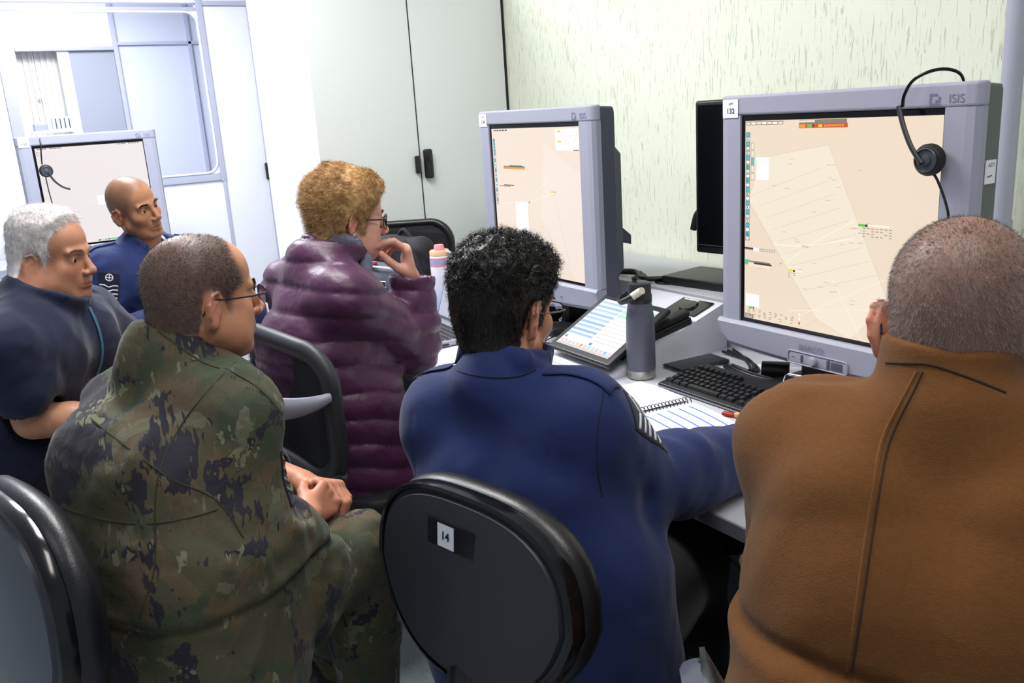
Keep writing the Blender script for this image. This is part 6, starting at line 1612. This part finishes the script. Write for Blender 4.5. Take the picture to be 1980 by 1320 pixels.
    for s in (-1, 1):
        b = MB(); n = 8; top = []; 
        for i in range(n+1):
            u = i/n; x = s*(.008+u*.205); z = .010+.006*math.sin(u*math.pi)*(1 if s < 0 else .6)-.007*u
            top += [(x, -.135, z), (x, .125, z)]
        b.add(top, [(2*i, 2*i+2, 2*i+3, 2*i+1) if s > 0 else (2*i+1, 2*i+3, 2*i+2, 2*i) for i in range(n)], 0, True); b.box((s*.110, -.005, .0025), (.205, .26, .005))
        pg = b.build('page', MATS['paper'], t)
        b = MB()
        for k in range(13 if s < 0 else 5):
            y = .10-(.016 if s < 0 else .030)*k; x0_, x1_ = (s*.03, s*(.185 if s > 0 else .12+.06*((k*7 % 5)/5))); w = .0008 if s < 0 else .0022; u0 = abs(x0_)/.213; 
            pts = [(x0_+(x1_-x0_)*j/6, y) for j in range(7)]; vs = []
            for (x, yy) in pts:
                u = (abs(x)-.008)/.205; z = .0106+.006*math.sin(u*math.pi)*(1 if s < 0 else .6)-.007*u; vs += [(x, yy-w, z), (x, yy+w, z)]
            b.add(vs, [(2*i, 2*i+2, 2*i+3, 2*i+1) for i in range(6)], 0)
        b.build('writing', MATS['page_line' if s < 0 else 'blue_line'], pg)
    b = MB()
    for k in range(26):
        y = -.13+k*.0100; b.tube([(.013*math.cos(a), y+.0016*math.sin(a/2), .010+.011*math.sin(a)) for a in np.linspace(-.6, math.pi+.6, 11)], .0011, 6)
    b.build('spiral', MATS['wire_black'], t)
    # usb dongle
    t = empty('usb_stick', (-1.350, 1.432, D), .3); tag(t, 'tiny red and gold USB stick in front of the keyboard', 'usb stick')
    b = MB(); b.box((0, 0, .006), (.030, .014, .008), .003); b.build('body', MATS['usb_red'], t); b = MB(); b.box((.026, 0, .007), (.022, .013, .012), .004); b.build('cap', MATS['usb_gold'], t)
    # loose papers behind the keyboard
    for i, (x, y, a_, w, h, lb) in enumerate(((-1.50, 1.78, .5, .13, .09, 'small white note behind the keyboard under the right monitor, nearest the phone'), (-1.38, 1.72, .2, .17, .10, 'white paper slip under the right monitor, just behind the keyboard keys'), (-2.24, 1.165, .15, .21, .297, 'printed white sheet on the desk in front of the laptop'), (-2.17, 1.30, -.3, .12, .10, 'pale yellow note on the desk beside the laptop'))):
        b = MB(); b.box((0, 0, .001+.0006*i), (w, h, .0012)); o = b.build('paper_sheet', MATS['folder_yellow' if i == 3 else 'paper']); o.location = (x, y, D); o.rotation_euler[2] = a_; tag(o, lb, 'paper')
        if i == 2:
            b = MB()
            for k in range(16): b.box((-.01+.01*((k*3) % 2), .12-k*.015, .0032), (.15-.02*(k % 3), .003, .0004))
            p_ = b.build('printed_text', MATS['page_line'], o)
    # books
    t = empty('book', (-2.115, 1.300, D), .1); tag(t, 'thick white-covered book lying at the left end of the sloped console', 'book')
    b = MB(); b.box((0, 0, .004), (.17, .12, .006), .001); b.box((0, 0, .034), (.17, .12, .006), .001); b.box((-.083, 0, .019), (.005, .12, .034)); b.build('cover', MATS['label_white'], t); b = MB(); b.box((0, 0, .019), (.16, .114, .026)); b.build('pages', MATS['folder_yellow'], t)
    o = MB(); o.box((0, 0, .012), (.10, .07, .022), .007); o = o.build('power_bank', MATS['black_plastic']); o.location = (-2.28, 1.60, D); tag(o, 'small black box with a coiled wire at the foot of the middle monitor', 'charger')
    b = MB(); b.tube(arc_pts([(-2.26, 1.62, .757), (-2.22, 1.56, .775), (-2.18, 1.50, .757), (-2.12, 1.54, .762), (-2.15, 1.60, .757), (-2.22, 1.60, .757), (-2.20, 1.52, .757), (-2.14, 1.46, .757)]), .0022, 6); tag(b.build('thin_cable', MATS['cable_black']), 'thin black looped wire on the desk between the middle monitor and the touch panel', 'cable')
    # cables
    for lb, pts, r_ in (('black cables lying behind the large right monitor and the smartphone', [(-1.72, 1.80, .758), (-1.60, 1.78, .758), (-1.52, 1.72, .758), (-1.62, 1.70, .758), (-1.50, 1.66, .762), (-1.40, 1.70, .757)], .004),
                        ('black cable bundle on the shelf between the middle monitor and the ring grommet', [(-2.34, 1.90, .90), (-2.22, 1.93, .905), (-2.14, 1.90, .90), (-2.10, 1.95, .900), (-2.09, 1.96, .88)], .007)):
        b = MB()
        for k in range(3): b.tube(arc_pts([(x+.012*k*math.sin(i*2+k), y+.010*k*math.cos(i*1.7), z+.003*k) for i, (x, y, z) in enumerate(pts)]), r_, 7)
        tag(b.build('cable_bundle', MATS['cable_black']), lb, 'cable')
    # laptop
    t = empty('laptop', (-2.560, 1.283, D), -.07); tag(t, 'open grey laptop in front of the person in the plum jacket', 'laptop')
    b = MB(); b.box((0, 0, .009), (.36, .245, .016), .005); bs = b.build('base', MATS['laptop_body'], t)
    b = MB(); b.box((.1805, -.02, .009), (.002, .03, .006)); b.box((.1805, .03, .009), (.002, .02, .006)); b.box((.1805, -.07, .009), (.002, .02, .004)); b.build('ports', MATS['black_plastic'], bs)
    for r_ in range(5):
        b = MB()
        for c_ in range(14): b.box((-.150+c_*.0225+(r_ % 2)*.004, .075-r_*.0225, .0178), (.0185, .0175, .002), .0)
        b.build('key_row', MATS['key_black'], bs)
    b = MB(); b.box((0, -.08, .0175), (.10, .06, .001)); b.build('touch_pad', MATS['plastic_pale'], bs)
    M = Matrix.Translation((0, .118, .016))@Matrix.Rotation(math.radians(-18), 4, 'X'); b = MB(M); b.box((0, .003, .118), (.36, .007, .235), .003); s = b.build('screen', MATS['bezel_dark'], t)
    b = MB(M); b.box((0, -.0015, .118), (.34, .002, .215)); b.build('display_image', MATS['scr_doc'], s)
    b = MB(M); 
    for k in range(12): b.box((-.02+.01*(k % 3), -.003, .21-k*.014), (.20-.03*(k % 3), .0006, .0025))
    b.box((0, -.003, .225), (.33, .0006, .006)); b.build('display_text', MATS['page_line'], s)
    # folders
    o = MB(); o.box((0, 0, .005), (.30, .22, .010), .002); o = o.build('blue_folder', MATS['folder_blue']); o.location = (-2.90, 1.365, D); o.rotation_euler[2] = .2; tag(o, 'blue folder on the desk under the front of the backpack', 'folder')
    # backpack: grey front pouch, black back
    t = empty('backpack', (-3.055, 1.445, D+.010), .35); tag(t, 'grey and black backpack standing on the desk behind the plum sleeve', 'bag')
    s = SDF(); s.box((0, .02, .13), (.135, .06, .13), .055, .02); s.post = lambda P_, d: d+folds(P_, 5, .006, 8); V, F = surf(s, (-.3, -.2, -.02), (.3, .25, .36), .008); V = V*[1, 1, 1]; link_mesh('body', np_mesh('body', V, F), MATS['bag_black'], t, True, False)
    s = SDF(); s.box((0, -.075, .085), (.120, .055, .085), .045, .02); s.post = lambda P_, d: d+folds(P_, 6, .004, 10); V, F = surf(s, (-.3, -.2, -.02), (.3, .25, .36), .007); p_ = link_mesh('front_pouch', np_mesh('front_pouch', V, F), MATS['bag_grey'], t, True, False)
    b = MB(); b.box((.02, -.138, .105), (.060, .008, .026), .005); b.build('metal_badge', MATS['chrome'], p_)
    b = MB(); b.tube(arc_pts([(-.115, -.09, .140), (-.07, -.125, .165), (.07, -.125, .165), (.115, -.09, .140)]), .004, 6); b.build('zip', MATS['chrome'], p_)
    b = MB(); b.box((-.06, -.115, .178), (.07, .03, .012), .004); b.build('pink_ribbon', MATS['pink_tag'], t)
    b = MB(); b.tube(arc_pts([(-.04, .03, .25), (0, .03, .285), (.04, .03, .25)]), .008, 8); b.build('handle', MATS['bag_black'], t)
    b = MB(); b.tube(arc_pts([(.05, -.03, .25), (.11, -.05, .21), (.145, -.04, .10), (.13, -.01, .02)]), .016, 8, flat=.5); b.lathe([(.010, 0), (.014, .003), (.010, .006)], 16, M=Matrix.Translation((.095, -.066, .205))@Matrix.Rotation(1.57, 4, 'X')); b.build('shoulder_strap', MATS['bag_black'], t)
    # tall black display behind the right monitor
    t = empty('flat_monitor', (-1.80, 2.02, .891), .12); tag(t, 'slim black monitor standing behind the left edge of the large right monitor', 'monitor')
    b = MB(); b.box((-.05, 0, .334), (.32, .03, .465), .008); b.build('frame', MATS['black_plastic'], t); b = MB(); b.box((-.05, -.0155, .338), (.295, .002, .43)); b.build('screen', MATS['panel_off'], t)
    b = MB(); b.box((0, -.0170, .128), (.40, .001, .002)); b.build('bottom_line', MATS['bezel_dark'], t)
    b = MB(); b.box((-.06, .04, .15), (.06, .03, .30), .01); b.box((-.13, .02, .014), (.34, .20, .028), .006); b.build('stand', MATS['black_plastic'], t)
    b = MB(); b.tube(arc_pts([(-.19, .03, .24), (-.235, .03, .22), (-.255, .03, .165)]), .011, 8); b.build('cable_hook', MATS['black_rubber'], t)
    # trays right of the brown jacket
    t = empty('document_tray', (-.60, 1.90, D)); tag(t, 'grey document tray with white sheets at the right picture edge beside the neck', 'tray')
    b = MB(); b.box((0, 0, .03), (.26, .30, .06), .006); b.build('body', MATS['laminate_grey'], t); b = MB(); b.box((0.02, -.01, .065), (.20, .26, .010), .001); b.build('paper_stack', MATS['paper'], t)
    b = MB(); b.tube([(-.12, -.13, .07), (-.12, -.13, .12), (.12, -.13, .12), (.12, -.13, .07)], .005, 8); b.build('wire_rail', MATS['chrome'], t)
def build_left_side():
    t = empty('console_desk', (-4.95, -.35, 0)); tag(t, 'white console desk along the partition at the far left', 'desk')
    b = MB(); b.box((0, 0, .735), (.95, 2.9, .03), .004); b.build('worktop', MATS['laminate_white'], t); b = MB(); b.box((-.32, 0, .84), (.28, 2.9, .022), .003); b.box((-.185, 0, .79), (.012, 2.9, .09)); b.build('rear_shelf', MATS['laminate_white'], t)
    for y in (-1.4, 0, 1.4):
        b = MB(); b.box((0, y, .36), (.85, .04, .72)); b.build('side_panel', MATS['console_grey'], t)
    t = empty('grey_console', (-4.62, .12, .7505)); tag(t, 'grey sloped console with a white lid at the far left edge', 'console')
    b = MB(); b.box((0, -.06, .05), (.36, .34, .10), .012); b.build('body', MATS['edge_grey'], t); b = MB(); b.box((0, -.06, .115), (.38, .36, .025), .006); b.build('lid', MATS['laminate_white'], t); b = MB(); b.box((.0, -.06, .150), (.28, .30, .045), .010); b.build('printer', MATS['plastic_pale'], t)
    t = empty('water_bottle', (-4.55, .290, .7505)); tag(t, 'clear plastic bottle with a blue cap behind the white-haired person', 'bottle')
    b = MB(); b.lathe([(.030, 0), (.033, .006), (.033, .05), (.030, .055), (.033, .06), (.033, .11), (.030, .115), (.033, .12), (.030, .16), (.016, .190), (.013, .205)], 28); b.build('body', MATS['bottle_clear'], t)
    b = MB(); b.lathe([(.0335, .06), (.0335, .11)], 28); b.build('label_band', MATS['bottle_white'], t); b = MB(); b.lathe([(.017, .198), (.017, .222), (.001, .223)], 20); b.build('cap', MATS['cap_blue'], t)
    t = empty('flat_monitor', (-4.98, -.04, .852)); tag(t, 'black monitor cut off by the left picture edge', 'monitor')
    b = MB(); b.box((0, 0, .41), (.03, .50, .32), .006); b.build('frame', MATS['black_plastic'], t); b = MB(); b.box((.016, 0, .415), (.002, .47, .28)); b.build('screen', MATS['panel_off'], t); b = MB(); b.box((.017, 0, .264), (.001, .40, .003)); b.build('bottom_line', MATS['label_white'], t)
    b = MB(); b.box((-.02, 0, .15), (.03, .06, .30), .006); b.box((-.0, 0, .008), (.18, .22, .016), .004); b.build('stand', MATS['black_plastic'], t)
# ------------------------------------------------------------------ assembly
build_room(); build_cabinet(); build_desk(); build_wedge(); build_small(); build_left_side()
M_ = lambda ns: [MATS[n] for n in ns]
radar_monitor((-1.252, 1.64, .7505), 0, 'large square grey radar monitor with label 132, nearest on the right', '132', M_(SCRM), gfx_main)
s2 = ['scr_left', 'scr_peach']+SCRM[2:]
m2_ = radar_monitor((-2.405, 1.64, .7505), 0, 'square grey radar monitor in the middle, beside the cabinet and behind the curly hair', '134', M_(s2), gfx_side, False)
s3 = ['scr_far', 'scr_white']+SCRM[2:6]+['scr_peach']+SCRM[7:]
m3_ = radar_monitor((-4.92, .678, .770), math.pi/2, 'square grey radar monitor with label 133 at the far left', '133', M_(s3), gfx_far, False)
headset('headset', 'black headset hung over the top of the large right monitor',
        arc_pts([(-1.072, 1.622, 1.425), (-1.066, 1.617, 1.448), (-1.050, 1.620, 1.475), (-1.028, 1.645, 1.490), (-1.010, 1.675, 1.490), (-1.000, 1.70, 1.476), (-.998, 1.712, 1.44)]), (-1.006, 1.615, 1.324),
        arc_pts([(-1.074, 1.612, 1.427), (-1.058, 1.606, 1.390), (-1.035, 1.600, 1.350), (-1.010, 1.598, 1.318)]), arc_pts([(-.998, 1.618, 1.298), (-.990, 1.622, 1.285), (-.972, 1.626, 1.24), (-.966, 1.628, 1.20), (-.975, 1.63, 1.10), (-.96, 1.625, .95), (-.90, 1.60, .80), (-.84, 1.62, .757)]))
headset('headset', 'small black headset hung over the top left corner of the monitor labelled 133',
        arc_pts([(-4.935, .465, 1.486), (-4.905, .462, 1.450), (-4.900, .455, 1.40), (-4.900, .450, 1.35)]), (-4.897, .462, 1.318), arc_pts([(-4.885, .470, 1.305), (-4.88, .490, 1.265), (-4.875, .520, 1.235), (-4.87, .550, 1.222)]), arc_pts([(-4.900, .455, 1.29), (-4.900, .458, 1.2), (-4.900, .47, 1.08), (-4.90, .48, .96), (-4.88, .49, .775)]), facing=(1, 0, 0))
def rzf(f): return math.atan2(-f[0], f[1])
def at_back(p, f, d): return (p[0]+f[0]*d, p[1]+f[1]*d, 0)
task_chair((-1.085, .780, 0), rzf((-.22, .97)), 'black office chair with a paper 14 taped to its back, behind the blue uniform jacket', .780, .212, .154, 'shell_black', '14')
task_chair((-1.515, .200, 0), rzf((-.24, .97)), 'black office chair with a grey glossy back shell in the bottom left corner', .750, .225, .205, 'shell_grey')
frame_chair((-2.165, .905, 0), rzf((-.10, .99)))
mesh_chair((-.335, .725, 0), rzf((.42, .90)), 'black mesh office chair with a grey plastic frame, behind the brown felt jacket', .225, .50, .91, True)
task_chair((-2.64, .10, 0), rzf((.55, .80)), 'black office chair under the white-haired person', .70, .20, .17)
task_chair((-3.25, .53, 0), rzf((.95, .32)), 'black office chair under the person facing us', .70, .20, .17)
mesh_chair((-3.046, 1.41, 0), rzf((.85, -.5)), 'empty black mesh office chair behind the backpack, in front of the cabinet', .22, .77, 1.045)
build_brown(); build_curly(); build_camo(); build_woman(); build_elder(); build_seated_uniform()
